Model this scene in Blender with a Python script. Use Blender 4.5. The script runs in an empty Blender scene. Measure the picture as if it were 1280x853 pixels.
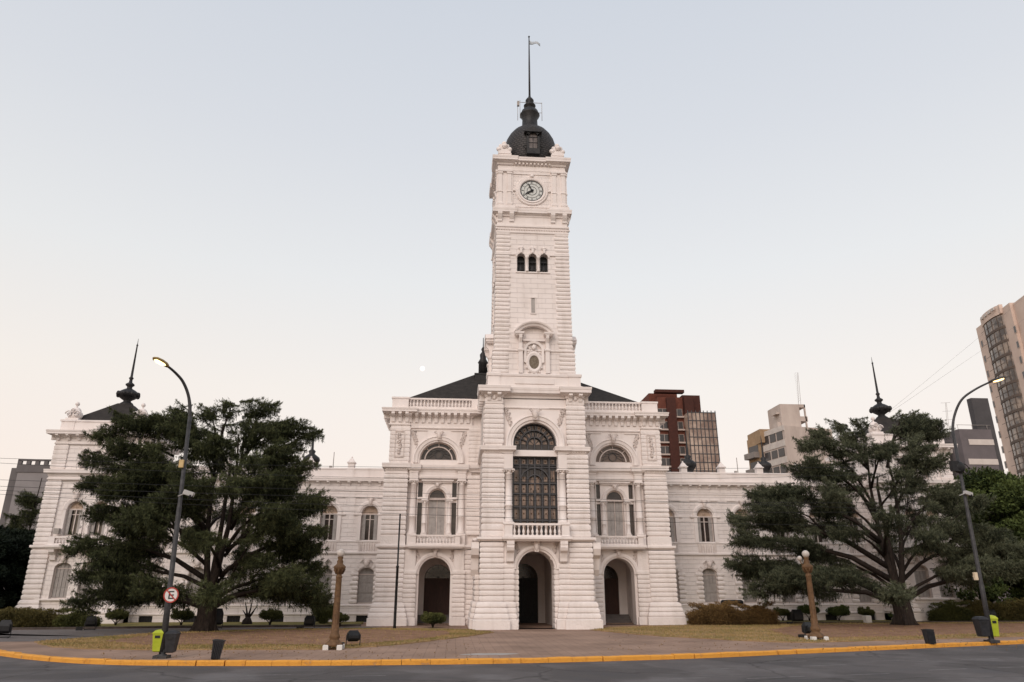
import bpy, math, random
import numpy as np
from mathutils import Vector, Matrix
PI = math.pi; rad = math.radians
random.seed(7); RNG = np.random.default_rng(11)
sc = bpy.context.scene; COL = sc.collection
# ---------------------------------------------------------------- camera
cd = bpy.data.cameras.new('camera'); cam = bpy.data.objects.new('camera', cd); COL.objects.link(cam)
CAMP = Vector((-5.39, 0, 2.3)); FPX = 896.33
cam.location = CAMP; cam.rotation_mode = 'XYZ'
cam.rotation_euler = (rad(90 + 19.2), 0, rad(-4.466)); cd.sensor_width = 36; cd.lens = FPX / 1280 * 36
cd.clip_start = .2; cd.clip_end = 4000; sc.camera = cam
# ---------------------------------------------------------------- sky and sun
def lin(r, g, b): return tuple((c / 255 / 12.92 if c / 255 < .04045 else ((c / 255 + .055) / 1.055) ** 2.4) for c in (r, g, b)) + (1,)
SUN_EL, SUN_AZ = 16, 205       # azimuth measured clockwise from +Y: behind the camera, a little to its left
wd = bpy.data.worlds.new('World'); sc.world = wd; wd.use_nodes = True
nt = wd.node_tree; nt.nodes.clear(); N = nt.nodes.new; LK = nt.links.new
wo = N('ShaderNodeOutputWorld'); bg1 = N('ShaderNodeBackground'); bg2 = N('ShaderNodeBackground'); ad = N('ShaderNodeAddShader')
sky = N('ShaderNodeTexSky'); sky.sky_type = 'NISHITA'; sky.sun_disc = False; sky.sun_elevation = rad(SUN_EL); sky.sun_rotation = rad(SUN_AZ)
LK(sky.outputs[0], bg1.inputs[0]); bg1.inputs[1].default_value = .022
tc = N('ShaderNodeTexCoord'); sp = N('ShaderNodeSeparateXYZ'); LK(tc.outputs['Generated'], sp.inputs[0])
rp = N('ShaderNodeValToRGB'); LK(sp.outputs['Z'], rp.inputs[0]); cr = rp.color_ramp
SKY = [(0.0, (240, 220, 208)), (.12, (247, 229, 217)), (.25, (244, 234, 224)), (.40, (232, 231, 229)), (.56, (218, 220, 224)), (.72, (207, 212, 220)), (1, (190, 198, 210))]
while len(cr.elements) < len(SKY): cr.elements.new(.5)
for e, (p, c) in zip(cr.elements, SKY): e.position = p; e.color = lin(*c)
LK(rp.outputs[0], bg2.inputs[0]); bg2.inputs[1].default_value = .965
LK(bg1.outputs[0], ad.inputs[0]); LK(bg2.outputs[0], ad.inputs[1]); LK(ad.outputs[0], wo.inputs[0])
sl = bpy.data.lights.new('sun', 'SUN'); so = bpy.data.objects.new('sun', sl); COL.objects.link(so)
sl.energy = 1.6; sl.angle = rad(40); sl.color = (1, .87, .80)
a_, e_ = rad(SUN_AZ), rad(SUN_EL + 18)
so.rotation_euler = Vector((math.sin(a_) * math.cos(e_), math.cos(a_) * math.cos(e_), math.sin(e_))).to_track_quat('Z', 'Y').to_euler()
sc.view_settings.view_transform = 'Standard'; sc.view_settings.look = 'None'; sc.view_settings.exposure = 0; sc.view_settings.gamma = 1
try: sc.cycles.max_bounces = 6; sc.cycles.use_denoising = True
except Exception: pass
# ---------------------------------------------------------------- measuring helpers
bpy.context.view_layer.update()
_R = cam.rotation_euler.to_matrix()
def _ray(px, py): return _R @ Vector(((px - 640) / FPX, -(py - 426.5) / FPX, -1))
def at(px, py, Y): d = _ray(px, py); return CAMP + d * (Y / d.y)
def gr(px, py, Z=0.): d = _ray(px, py); return CAMP + d * ((Z - CAMP.z) / d.z)
# ---------------------------------------------------------------- materials
def new_mat(name, col, rough=.8, metal=0., spec=.3):
    m = bpy.data.materials.new(name); m.use_nodes = True; b = m.node_tree.nodes['Principled BSDF']
    b.inputs['Base Color'].default_value = tuple(col[:3]) + (1,); b.inputs['Roughness'].default_value = rough
    b.inputs['Metallic'].default_value = metal; b.inputs['Specular IOR Level'].default_value = spec
    return m, m.node_tree, b
def noisy(name, c1, c2, scale=3., rough=.8, metal=0., bump=0., bscale=None, c3=None, spec=.3, stretch=(1, 1, 1), lo=.35, hi=.65):
    m, t, b = new_mat(name, c1, rough, metal, spec); n = t.nodes.new; l = t.links.new
    co = n('ShaderNodeTexCoord'); mp = n('ShaderNodeMapping'); mp.inputs['Scale'].default_value = stretch; l(co.outputs['Object'], mp.inputs[0])
    nz = n('ShaderNodeTexNoise'); nz.inputs['Scale'].default_value = scale; nz.inputs['Detail'].default_value = 8; nz.inputs['Roughness'].default_value = .65; l(mp.outputs[0], nz.inputs['Vector'])
    r = n('ShaderNodeValToRGB'); l(nz.outputs['Fac'], r.inputs[0]); r.color_ramp.elements[0].position = lo; r.color_ramp.elements[1].position = hi
    r.color_ramp.elements[0].color = tuple(c1[:3]) + (1,); r.color_ramp.elements[1].color = tuple(c2[:3]) + (1,)
    if c3: e = r.color_ramp.elements.new((lo + hi) / 2); e.color = tuple(c3[:3]) + (1,)
    l(r.outputs[0], b.inputs['Base Color'])
    if bump:
        n2 = n('ShaderNodeTexNoise'); n2.inputs['Scale'].default_value = bscale or scale * 6; n2.inputs['Detail'].default_value = 6; l(mp.outputs[0], n2.inputs['Vector'])
        bp = n('ShaderNodeBump'); bp.inputs['Strength'].default_value = bump; bp.inputs['Distance'].default_value = .05; l(n2.outputs['Fac'], bp.inputs['Height']); l(bp.outputs[0], b.inputs['Normal'])
    return m
def stone(name, base, dirt, brick=None, bump=.35, grime=.4, joint=.018, bs=14, dist=.02):
    """painted stucco: cloudy tint, rain streaks with a shape of their own, optional block joints"""
    m, t, b = new_mat(name, base, .85, 0, .2); n = t.nodes.new; l = t.links.new
    co = n('ShaderNodeTexCoord')
    nz = n('ShaderNodeTexNoise'); nz.inputs['Scale'].default_value = .55; nz.inputs['Detail'].default_value = 9; nz.inputs['Roughness'].default_value = .7; l(co.outputs['Object'], nz.inputs['Vector'])
    mp = n('ShaderNodeMapping'); mp.inputs['Scale'].default_value = (1.8, 1.8, .22); l(co.outputs['Object'], mp.inputs[0])
    st = n('ShaderNodeTexNoise'); st.inputs['Scale'].default_value = 1.1; st.inputs['Detail'].default_value = 7; l(mp.outputs[0], st.inputs['Vector'])
    r1 = n('ShaderNodeMapRange'); l(nz.outputs['Fac'], r1.inputs[0]); r1.inputs[1].default_value = .42; r1.inputs[2].default_value = .75
    r2 = n('ShaderNodeMapRange'); l(st.outputs['Fac'], r2.inputs[0]); r2.inputs[1].default_value = .5; r2.inputs[2].default_value = .78
    mu = n('ShaderNodeMath'); mu.operation = 'ADD'; l(r1.outputs[0], mu.inputs[0]); l(r2.outputs[0], mu.inputs[1])
    m2 = n('ShaderNodeMath'); m2.operation = 'MULTIPLY'; m2.use_clamp = True; l(mu.outputs[0], m2.inputs[0]); m2.inputs[1].default_value = grime
    mx = n('ShaderNodeMix'); mx.data_type = 'RGBA'; l(m2.outputs[0], mx.inputs['Factor'])
    mx.inputs['A'].default_value = tuple(base[:3]) + (1,); mx.inputs['B'].default_value = tuple(dirt[:3]) + (1,)
    colr = mx.outputs['Result']
    n2 = n('ShaderNodeTexNoise'); n2.inputs['Scale'].default_value = bs; n2.inputs['Detail'].default_value = 6; l(co.outputs['Object'], n2.inputs['Vector'])
    h = n2.outputs['Fac']
    if brick:
        s = n('ShaderNodeSeparateXYZ'); l(co.outputs['Object'], s.inputs[0]); a = n('ShaderNodeMath'); a.operation = 'ADD'; l(s.outputs[0], a.inputs[0]); l(s.outputs[1], a.inputs[1])
        c = n('ShaderNodeCombineXYZ'); l(a.outputs[0], c.inputs[0]); l(s.outputs[2], c.inputs[1])
        br = n('ShaderNodeTexBrick'); l(c.outputs[0], br.inputs['Vector']); br.inputs['Scale'].default_value = 1
        br.inputs['Brick Width'].default_value = brick[0]; br.inputs['Row Height'].default_value = brick[1]; br.inputs['Mortar Size'].default_value = joint; br.inputs['Mortar Smooth'].default_value = .25
        mm = n('ShaderNodeMix'); mm.data_type = 'RGBA'; fm = n('ShaderNodeMath'); fm.operation = 'MULTIPLY'; l(br.outputs['Fac'], fm.inputs[0]); fm.inputs[1].default_value = .17
        l(fm.outputs[0], mm.inputs['Factor']); l(colr, mm.inputs['A']); mm.inputs['B'].default_value = (dirt[0] * .6, dirt[1] * .55, dirt[2] * .52, 1); colr = mm.outputs['Result']
        k = n('ShaderNodeMath'); k.operation = 'MULTIPLY_ADD'; l(br.outputs['Fac'], k.inputs[0]); k.inputs[1].default_value = -2.5; l(n2.outputs['Fac'], k.inputs[2]); h = k.outputs[0]
    l(colr, b.inputs['Base Color'])
    bp = n('ShaderNodeBump'); bp.inputs['Strength'].default_value = bump; bp.inputs['Distance'].default_value = dist; l(h, bp.inputs['Height']); l(bp.outputs[0], b.inputs['Normal'])
    return m
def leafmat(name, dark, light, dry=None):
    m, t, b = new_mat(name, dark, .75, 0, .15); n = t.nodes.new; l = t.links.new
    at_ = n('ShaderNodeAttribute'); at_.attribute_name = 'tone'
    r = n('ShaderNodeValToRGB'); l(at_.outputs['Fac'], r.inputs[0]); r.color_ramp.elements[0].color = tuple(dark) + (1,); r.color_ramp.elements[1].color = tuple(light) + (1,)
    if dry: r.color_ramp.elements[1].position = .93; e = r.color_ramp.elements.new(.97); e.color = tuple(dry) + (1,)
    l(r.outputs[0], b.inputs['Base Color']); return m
M = {}
WB = (.80, .735, .705); WD = (.60, .53, .49)
M['stucco'] = stone('white_stucco', WB, WD)
M['blocks'] = stone('white_coursed_stucco', WB, WD, (.92, .335), .8)
M['blocks_big'] = stone('white_tower_blocks', WB, WD, (1.05, .40), .7)
M['rough'] = stone('rusticated_stucco', WB, (.58, .52, .48), None, 1., .5, bs=9, dist=.035)
M['relief'] = stone('carved_stucco', (.70, .62, .58), (.5, .44, .41), None, .9, .8)
M['slate'] = noisy('slate_roof', (.020, .017, .015), (.038, .032, .028), 2.2, .9, bump=.5, bscale=9)
M['iron'] = noisy('dark_zinc', (.012, .012, .013), (.03, .028, .028), 3, .5, bump=.3)
M['glass'] = noisy('window_glass', (.028, .022, .020), (.07, .055, .048), 1.3, .15, spec=.5)
M['glass_br'] = new_mat('bronze_glass', (.12, .08, .06), .15, 0, .6)[0]
M['dkframe'] = noisy('dark_window_grille', (.045, .045, .05), (.08, .078, .082), 6, .5)
M['tanpane'] = noisy('reflection_tint_pane', (.17, .115, .085), (.32, .23, .18), 2.5, .3, spec=.5)  # brownish glass with a warm reflection put into its colour
M['frame'] = noisy('pinkish_white_frame', (.52, .44, .40), (.66, .58, .54), 5, .6)
M['shutter'] = noisy('grey_shutter', (.30, .275, .26), (.40, .37, .35), 4, .6)
M['curtain'] = noisy('tan_blind', (.36, .26, .19), (.55, .43, .34), 5, .8, stretch=(6, 6, .6))
M['door'] = noisy('brown_wood_door', (.035, .014, .01), (.065, .026, .018), 4, .5, stretch=(8, 8, .6), spec=.3)
M['black'] = noisy('black_metal', (.008, .008, .009), (.02, .02, .021), 8, .5)
M['polegrey'] = noisy('dark_grey_pole', (.035, .035, .037), (.07, .068, .07), 5, .55, metal=.3)
M['rust'] = noisy('ochre_cast_iron', (.085, .045, .022), (.17, .095, .045), 6, .65, bump=.3, c3=(.12, .065, .03))
M['bark'] = noisy('dark_bark', (.014, .010, .008), (.042, .030, .024), 5, .95, bump=.9, bscale=12, stretch=(2.5, 2.5, .5))
M['cedar'] = leafmat('cedar_needles', (.010, .014, .006), (.115, .130, .058))
M['cedar_b'] = leafmat('grey_cedar_needles', (.013, .018, .009), (.165, .180, .112))
M['leaf'] = leafmat('green_leaves', (.016, .028, .009), (.105, .135, .04))
M['leafdark'] = leafmat('dark_green_leaves', (.004, .008, .005), (.014, .022, .012))
M['hedge'] = leafmat('hedge_leaves', (.024, .022, .008), (.15, .125, .045))
M['hedge_br'] = leafmat('brown_hedge_leaves', (.04, .024, .010), (.24, .15, .06))
M['topiary'] = leafmat('clipped_bush_leaves', (.018, .024, .008), (.13, .135, .045))
M['grassblade'] = leafmat('dry_grass_blades', (.15, .14, .040), (.44, .29, .14))
M['asphalt'] = noisy('asphalt', (.088, .082, .084), (.135, .126, .126), .35, .85, bump=.5, bscale=60, c3=(.10, .09, .088))
M['driveway'] = noisy('old_driveway', (.12, .105, .10), (.17, .15, .14), 1.2, .9, bump=.4, bscale=40)
M['yellow'] = noisy('yellow_kerb_paint', (.70, .32, .05), (.36, .22, .12), 3.5, .7, bump=.6, lo=.52, hi=.70, c3=(.62, .27, .04))
M['concrete'] = noisy('concrete', (.30, .27, .25), (.42, .38, .35), 2, .9, bump=.4)
M['kerbdark'] = noisy('dark_kerb', (.05, .04, .036), (.10, .08, .07), 3, .9)
M['soil'] = noisy('far_ground', (.10, .085, .05), (.16, .13, .08), .3, .95)
M['white'] = noisy('white_plaster', (.7, .68, .66), (.6, .58, .55), 4, .7)
M['lime'] = noisy('lime_plastic', (.33, .40, .02), (.42, .47, .04), 4, .45)
M['binblack'] = noisy('charcoal_plastic', (.014, .015, .018), (.03, .03, .034), 6, .5)
M['line'] = noisy('worn_road_paint', (.16, .155, .15), (.36, .35, .34), 3, .8, lo=.4, hi=.7)
def emit(name, col, s):
    m, t, b = new_mat(name, col); b.inputs['Emission Color'].default_value = tuple(col[:3]) + (1,); b.inputs['Emission Strength'].default_value = s; return m
M['lamp'] = emit('lit_lamp', (1, .66, .26), 4.5)
M['globe'] = noisy('opal_globe', (.55, .50, .46), (.44, .39, .35), 6, .3)
# ---------------------------------------------------------------- mesh builder
class MB:
    def __init__(s): s.v = []; s.f = []; s.M = None; s.sm = set()
    def add(s, vs, fs, smooth=False):
        o = len(s.v); s.v += [tuple(s.M @ Vector(p)) for p in vs] if s.M else [tuple(p) for p in vs]
        if smooth: s.sm.update(range(len(s.f), len(s.f) + len(fs)))
        s.f += [tuple(i + o for i in f) for f in fs]; return s
    def box(s, x0, x1, y0, y1, z0, z1):
        if x0 > x1: x0, x1 = x1, x0
        return s.add([(x0, y0, z0), (x1, y0, z0), (x1, y1, z0), (x0, y1, z0), (x0, y0, z1), (x1, y0, z1), (x1, y1, z1), (x0, y1, z1)],
                     [(0, 3, 2, 1), (4, 5, 6, 7), (0, 1, 5, 4), (1, 2, 6, 5), (2, 3, 7, 6), (3, 0, 4, 7)])
    def prof(s, x0, x1, y0, y1, pr, smooth=False):          # rectangular footprint pushed out by (offset, z) pairs
        if x0 > x1: x0, x1 = x1, x0
        vs = []; fs = []
        for o, z in pr:
            o = o if o else -.006
            vs += [(x0 - o, y0 - o, z), (x1 + o, y0 - o, z), (x1 + o, y1 + o, z), (x0 - o, y1 + o, z)]
        for i in range(len(pr) - 1):
            for k in range(4): a = i * 4 + k; b = i * 4 + (k + 1) % 4; fs.append((a, b, b + 4, a + 4))
        n = len(pr) * 4; fs += [(3, 2, 1, 0), (n - 4, n - 3, n - 2, n - 1)]
        return s.add(vs, fs, smooth)
    def loop(s, rings, closed=True, caps=True, smooth=True):
        n = len(rings[0]); vs = [p for r in rings for p in r]; fs = []
        for i in range(len(rings) - 1):
            for k in range(n if closed else n - 1): a = i * n + k; b = i * n + (k + 1) % n; fs.append((a, b, b + n, a + n))
        if caps: fs += [tuple(range(n - 1, -1, -1)), tuple(range(len(vs) - n, len(vs)))]
        return s.add(vs, fs, smooth)
    def lathe(s, x, y, pr, seg=16, z=0.):
        return s.loop([[(x + r * math.cos(2 * PI * k / seg), y + r * math.sin(2 * PI * k / seg), z + h) for k in range(seg)] for r, h in pr])
    def tube(s, pts, rs, seg=6):
        pts = [Vector(p) for p in pts]; rs = rs if hasattr(rs, '__len__') else [rs] * len(pts); rings = []
        ref = Vector((0, 0, 1)); d0 = pts[-1] - pts[0]
        if abs(d0.normalized().z) > .9: ref = Vector((1, 0, 0))
        for i, p in enumerate(pts):
            d = (pts[min(i + 1, len(pts) - 1)] - pts[max(i - 1, 0)]).normalized()
            a = d.cross(ref)
            if a.length < 1e-4: a = d.cross(Vector((0, 1, 0)))
            a.normalize(); b = d.cross(a)
            rings.append([tuple(p + (a * math.cos(2 * PI * k / seg) + b * math.sin(2 * PI * k / seg)) * rs[i]) for k in range(seg)])
        return s.loop(rings)
    def ext(s, poly, x0, x1):                                 # (y,z) polygon extruded along x
        n = len(poly); vs = [(x0, y, z) for y, z in poly] + [(x1, y, z) for y, z in poly]
        return s.add(vs, [(i, (i + 1) % n, n + (i + 1) % n, n + i) for i in range(n)] + [tuple(range(n)), tuple(range(2 * n - 1, n - 1, -1))])
    def exty(s, poly, y0, y1):                                # (x,z) polygon extruded along y
        n = len(poly); vs = [(x, y0, z) for x, z in poly] + [(x, y1, z) for x, z in poly]
        return s.add(vs, [(i, (i + 1) % n, n + (i + 1) % n, n + i) for i in range(n)] + [tuple(range(n)), tuple(range(2 * n - 1, n - 1, -1))])
    def band(s, x0, x1, z0, z1, y, ops=(), depth=.35, seg=16):  # wall strip with arched openings (xc, hw, zbottom, zspring, rise)
        q = lambda a, b, c, d: s.add([a, b, c, d], [(0, 1, 2, 3)])
        cx = x0
        for xc, hw, zb, zs, ri in sorted(ops):
            l, r = xc - hw, xc + hw
            if l > cx: q((cx, y, z0), (l, y, z0), (l, y, z1), (cx, y, z1))
            if zb > z0: q((l, y, z0), (r, y, z0), (r, y, zb), (l, y, zb))
            arc = [(xc - hw * math.cos(PI * k / seg), zs + ri * math.sin(PI * k / seg)) for k in range(seg + 1)] if ri else [(l, zs), (r, zs)]
            for (a, b), (c, d) in zip(arc, arc[1:]):
                q((a, y, b), (c, y, d), (c, y, z1), (a, y, z1))
                q((a, y, b), (c, y, d), (c, y + depth, d), (a, y + depth, b))
            q((l, y, zb), (l, y, zs), (l, y + depth, zs), (l, y + depth, zb)); q((r, y, zb), (r, y, zs), (r, y + depth, zs), (r, y + depth, zb))
            q((l, y, zb), (r, y, zb), (r, y + depth, zb), (l, y + depth, zb)); cx = r
        if x1 > cx: q((cx, y, z0), (x1, y, z0), (x1, y, z1), (cx, y, z1))
        return s
    def arch(s, xc, zs, pr, seg=24, leg=0., ek=1., a0=0., a1=PI):   # (radius, y) profile swept round an arch; leg = straight drop below the spring
        rings = []
        if leg: rings.append([(xc - r, y, zs - leg) for r, y in pr])
        for k in range(seg + 1): t = a0 + (a1 - a0) * k / seg; rings.append([(xc - r * math.cos(t), y, zs + r * ek * math.sin(t)) for r, y in pr])
        if leg: rings.append([(xc + r, y, zs - leg) for r, y in pr])
        return s.loop(rings, closed=True, caps=True, smooth=False)
    def disc(s, xc, zc, r, y0, y1, seg=24, ek=1.):
        return s.exty([(xc + r * math.cos(2 * PI * k / seg), zc + r * ek * math.sin(2 * PI * k / seg)) for k in range(seg)], y0, y1)
    def archpanel(s, xc, hw, zb, zs, ri, y0, y1, seg=14):
        return s.exty([(xc - hw, zb), (xc + hw, zb)] + [(xc + hw * math.cos(PI * k / seg), zs + ri * math.sin(PI * k / seg)) for k in range(seg + 1)], y0, y1)
    def ball(s, x, y, z, rx, ry=None, rz=None, seg=8, rg=5):
        ry = ry or rx; rz = rz or rx
        return s.loop([[(x + rx * math.sin(PI * (j + .02) / (rg + .04)) * math.cos(2 * PI * k / seg), y + ry * math.sin(PI * (j + .02) / (rg + .04)) * math.sin(2 * PI * k / seg), z - rz * math.cos(PI * j / rg)) for k in range(seg)] for j in range(rg + 1)])
    def curl(s, x, z, y, r, hand=1, turns=1.3, th=.035, a0=0):
        pts = [(x + hand * r * (1 - t * .75) * math.cos(a0 + 2 * PI * turns * t), y, z + r * (1 - t * .75) * math.sin(a0 + 2 * PI * turns * t)) for t in [k / 12 for k in range(13)]]
        return s.tube(pts, [th * (1 - .4 * k / 12) for k in range(13)], 4)
    def build(s, name, mat, parent=None, loc=(0, 0, 0), world=False):
        me = bpy.data.meshes.new(name); me.from_pydata(s.v, [], s.f); me.materials.append(mat)
        if s.sm: me.polygons.foreach_set('use_smooth', [i in s.sm for i in range(len(me.polygons))])
        me.update(); o = bpy.data.objects.new(name, me); COL.objects.link(o); o.location = loc
        if parent: o.parent = parent
        if world:                                              # coordinates were given in world space
            p = parent; w = Vector((0, 0, 0))
            while p: w += p.location; p = p.parent
            o.location = -w
        return o
def tag(o, label=None, cat=None, group=None, kind=None):
    if label: o['label'] = label
    if cat: o['category'] = cat
    if group: o['group'] = group
    if kind: o['kind'] = kind
    return o
def empty(name, loc, label, cat, group=None, rz=0):
    o = bpy.data.objects.new(name, None); COL.objects.link(o); o.location = loc; o.rotation_euler = (0, 0, rz); o.empty_display_size = .3
    return tag(o, label, cat, group)
def dup(o, parent=None, loc=None, top=True):
    c = o.copy(); COL.objects.link(c); c.parent = parent
    if loc is not None: c.location = loc
    for ch in list(o.children): dup(ch, c, None, False)
    return c
def rust(z0, z1, h=.333, b=.07, off=lambda z: 0.):
    b *= 1.35
    n = max(1, round((z1 - z0) / h)); h = (z1 - z0) / n; pr = []
    for i in range(n):
        z = z0 + i * h
        for o, t in ((0, .0), (b * .6, .06), (b * .92, .22), (b, .5), (b * .92, .75), (b * .62, .93)): pr.append((o + off(z + t * h), z + t * h))
    pr.append((off(z1), z1)); return pr
def sheet(name, pts, z, mat, parent=None):
    me = bpy.data.meshes.new(name); me.from_pydata([(p[0], p[1], z) for p in pts], [], [tuple(range(len(pts)))]); me.materials.append(mat)
    o = bpy.data.objects.new(name, me); COL.objects.link(o); return o
def leaves(name, C, D, L, W, T, mat, parent=None, origin=(0, 0, 0)):
    """many diamond leaves: centres C, directions D, length L, width W, tone T"""
    n = len(C); C = C - np.array(origin); D = D / (np.linalg.norm(D, axis=1)[:, None] + 1e-9)
    S = np.cross(D, RNG.normal(size=(n, 3))); S /= (np.linalg.norm(S, axis=1)[:, None] + 1e-9)
    L = L[:, None]; W = W[:, None]
    V = np.stack([C - D * L * .5, C + S * W * .5 - D * L * .05, C + D * L * .5, C - S * W * .5 - D * L * .05], 1).reshape(-1, 3).astype(np.float32)
    me = bpy.data.meshes.new(name); me.vertices.add(4 * n); me.vertices.foreach_set('co', V.ravel())
    me.loops.add(4 * n); me.loops.foreach_set('vertex_index', np.arange(4 * n, dtype=np.int32))
    me.polygons.add(n); me.polygons.foreach_set('loop_start', np.arange(0, 4 * n, 4, dtype=np.int32)); me.polygons.foreach_set('loop_total', np.full(n, 4, dtype=np.int32))
    me.update(calc_edges=True); a = me.attributes.new('tone', 'FLOAT', 'FACE'); a.data.foreach_set('value', np.clip(T, 0, 1).astype(np.float32))
    me.materials.append(mat); o = bpy.data.objects.new(name, me); COL.objects.link(o)
    if parent: o.parent = parent
    return o

class Each:
    """every shape call becomes a part of its own"""
    def __init__(s, name, mat='stucco', parent=None): s.n, s.mt, s.p, s.M = name, mat, parent, None
    def __getattr__(s, k):
        def f(*a, **kw):
            m = MB(); m.M = s.M; getattr(m, k)(*a, **kw); return hb(m, s.n, s.mt, s.p)
        return f
# ================================================================ GROUND
g = sheet('ground', [(-900, -300), (900, -300), (900, 1500), (-900, 1500)], -.16, M['soil']); tag(g, kind='structure')
def smoothline(p, n=6):
    out = []
    for i in range(len(p) - 1):
        p0, p1, p2, p3 = p[max(i - 1, 0)], p[i], p[i + 1], p[min(i + 2, len(p) - 1)]
        for k in range(n):
            t = k / n; out.append(tuple(.5 * (2 * b + (c - a) * t + (2 * a - 5 * b + 4 * c - d) * t * t + (3 * b - a - 3 * c + d) * t ** 3) for a, b, c, d in zip(p0, p1, p2, p3)))
    out.append(tuple(p[-1])); return out
KL = smoothline([(-75, 78), (-48, 58), (-34, 45), (-27, 36.6), (-23.21, 32.39), (-20.03, 29.72), (-17.31, 28.25), (-14.2, 27.6), (-9.87, 27.3), (-3.26, 27.6), (3.25, 28.85), (8.75, 30.76), (15.39, 33.13), (22.21, 35.54), (32, 39.5), (45, 46), (70, 62)])
tag(sheet('road', KL + [(90, 62), (140, -60), (-140, -60), (-140, 78)], -.13, M['asphalt']), kind='structure')
# pavement paving: brown slabs with joints
pm, pt, pb = new_mat('brown_paving', (.2, .15, .12), .9, 0, .2); n = pt.nodes.new; l = pt.links.new
co = n('ShaderNodeTexCoord'); br = n('ShaderNodeTexBrick'); br.inputs['Scale'].default_value = 1; br.inputs['Brick Width'].default_value = .4; br.inputs['Row Height'].default_value = .4; br.inputs['Mortar Size'].default_value = .012; br.offset = 0
br.inputs['Color1'].default_value = (.37, .262, .20, 1); br.inputs['Color2'].default_value = (.33, .235, .18, 1); br.inputs['Mortar'].default_value = (.25, .175, .13, 1); l(co.outputs['Object'], br.inputs['Vector'])
nz = n('ShaderNodeTexNoise'); nz.inputs['Scale'].default_value = .35; nz.inputs['Detail'].default_value = 9; l(co.outputs['Object'], nz.inputs['Vector'])
rr = n('ShaderNodeValToRGB'); l(nz.outputs['Fac'], rr.inputs[0]); rr.color_ramp.elements[0].position = .3; rr.color_ramp.elements[1].position = .7; rr.color_ramp.elements[0].color = (.62, .58, .56, 1); rr.color_ramp.elements[1].color = (1.05, 1, .98, 1)
mx = n('ShaderNodeMix'); mx.data_type = 'RGBA'; mx.blend_type = 'MULTIPLY'; mx.inputs['Factor'].default_value = 1; l(br.outputs['Color'], mx.inputs['A']); l(rr.outputs[0], mx.inputs['B']); l(mx.outputs['Result'], pb.inputs['Base Color'])
bp = n('ShaderNodeBump'); bp.inputs['Strength'].default_value = .4; bp.inputs['Distance'].default_value = .02; l(br.outputs['Fac'], bp.inputs['Height']); bp.invert = True; l(bp.outputs[0], pb.inputs['Normal'])
def inset(line, d):
    out = []
    for i, p in enumerate(line):
        a = Vector(line[max(i - 1, 0)]); b = Vector(line[min(i + 1, len(line) - 1)]); t = (b - a).normalized(); out.append((p[0] - t.y * d, p[1] + t.x * d))
    return out
tag(sheet('pavement', inset(KL, .2) + [(110, 75), (110, 140), (-110, 140), (-110, 85)], 0, pm), kind='structure')
kb = MB(); k0 = inset(KL, 0); k1 = inset(KL, .035); k2 = inset(KL, .26)
# kerb as stones with small gaps
cum = [0]
for i in range(len(KL) - 1): cum.append(cum[-1] + math.dist(KL[i], KL[i + 1]))
def along(line, s):
    for i in range(len(cum) - 1):
        if cum[i + 1] >= s: t = (s - cum[i]) / (cum[i + 1] - cum[i]); return tuple(a + (b - a) * t for a, b in zip(line[i], line[i + 1]))
    return line[-1]
s_ = 0
rr_ = random.Random(3)
while s_ < cum[-1] - 1:
    Lk = rr_.choice([1.0, 1.0, .9, .7, 1.2]); e = s_ + Lk - rr_.choice([.012, .015, .02, .05]); dz = rr_.uniform(-.012, .012); 
    nn = 4; rings = []
    for j in range(nn + 1):
        s2 = s_ + (e - s_) * j / nn; a, b, c = along(k0, s2), along(k1, s2), along(k2, s2); jz = rr_.uniform(-.006, .006)
        rings.append([(a[0], a[1], -.16), (a[0], a[1], .0 + dz), (b[0], b[1], .035 + dz + jz), (c[0], c[1], .035 + dz + jz), (c[0], c[1], -.16)])
    kb.loop(rings, smooth=False); s_ += Lk
tag(kb.build('kerb', M['yellow']), kind='structure')
# road dashes
dm = MB()
for i, (px, py, ln, wd_) in enumerate([(330, 844, 1.6, .07), (60, 836, 1.5, .05), (455, 845, 1.3, .05), (985, 827, 1.6, .06), (1030, 832, 1.8, .06), (1110, 826, 1.5, .05), (905, 836, 1.2, .05), (970, 847, 2., .06), (1085, 843, 1.6, .06), (1185, 837, 1.6, .06), (1225, 824, 1.8, .06), (1270, 834, 1.6, .06), (1135, 817, 1.5, .05), (860, 848, 1.5, .05)]):
    p = gr(px, py, -.126); t = Vector((1, .06 + .16 * (px > 800), 0)).normalized(); q = Vector((-t.y, t.x, 0)) * wd_ / 2; t *= ln / 2
    dm.add([p - t - q, p + t - q, p + t + q, p - t + q], [(0, 1, 2, 3)])
tag(dm.build('road_marking', M['line']), kind='structure')
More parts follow.
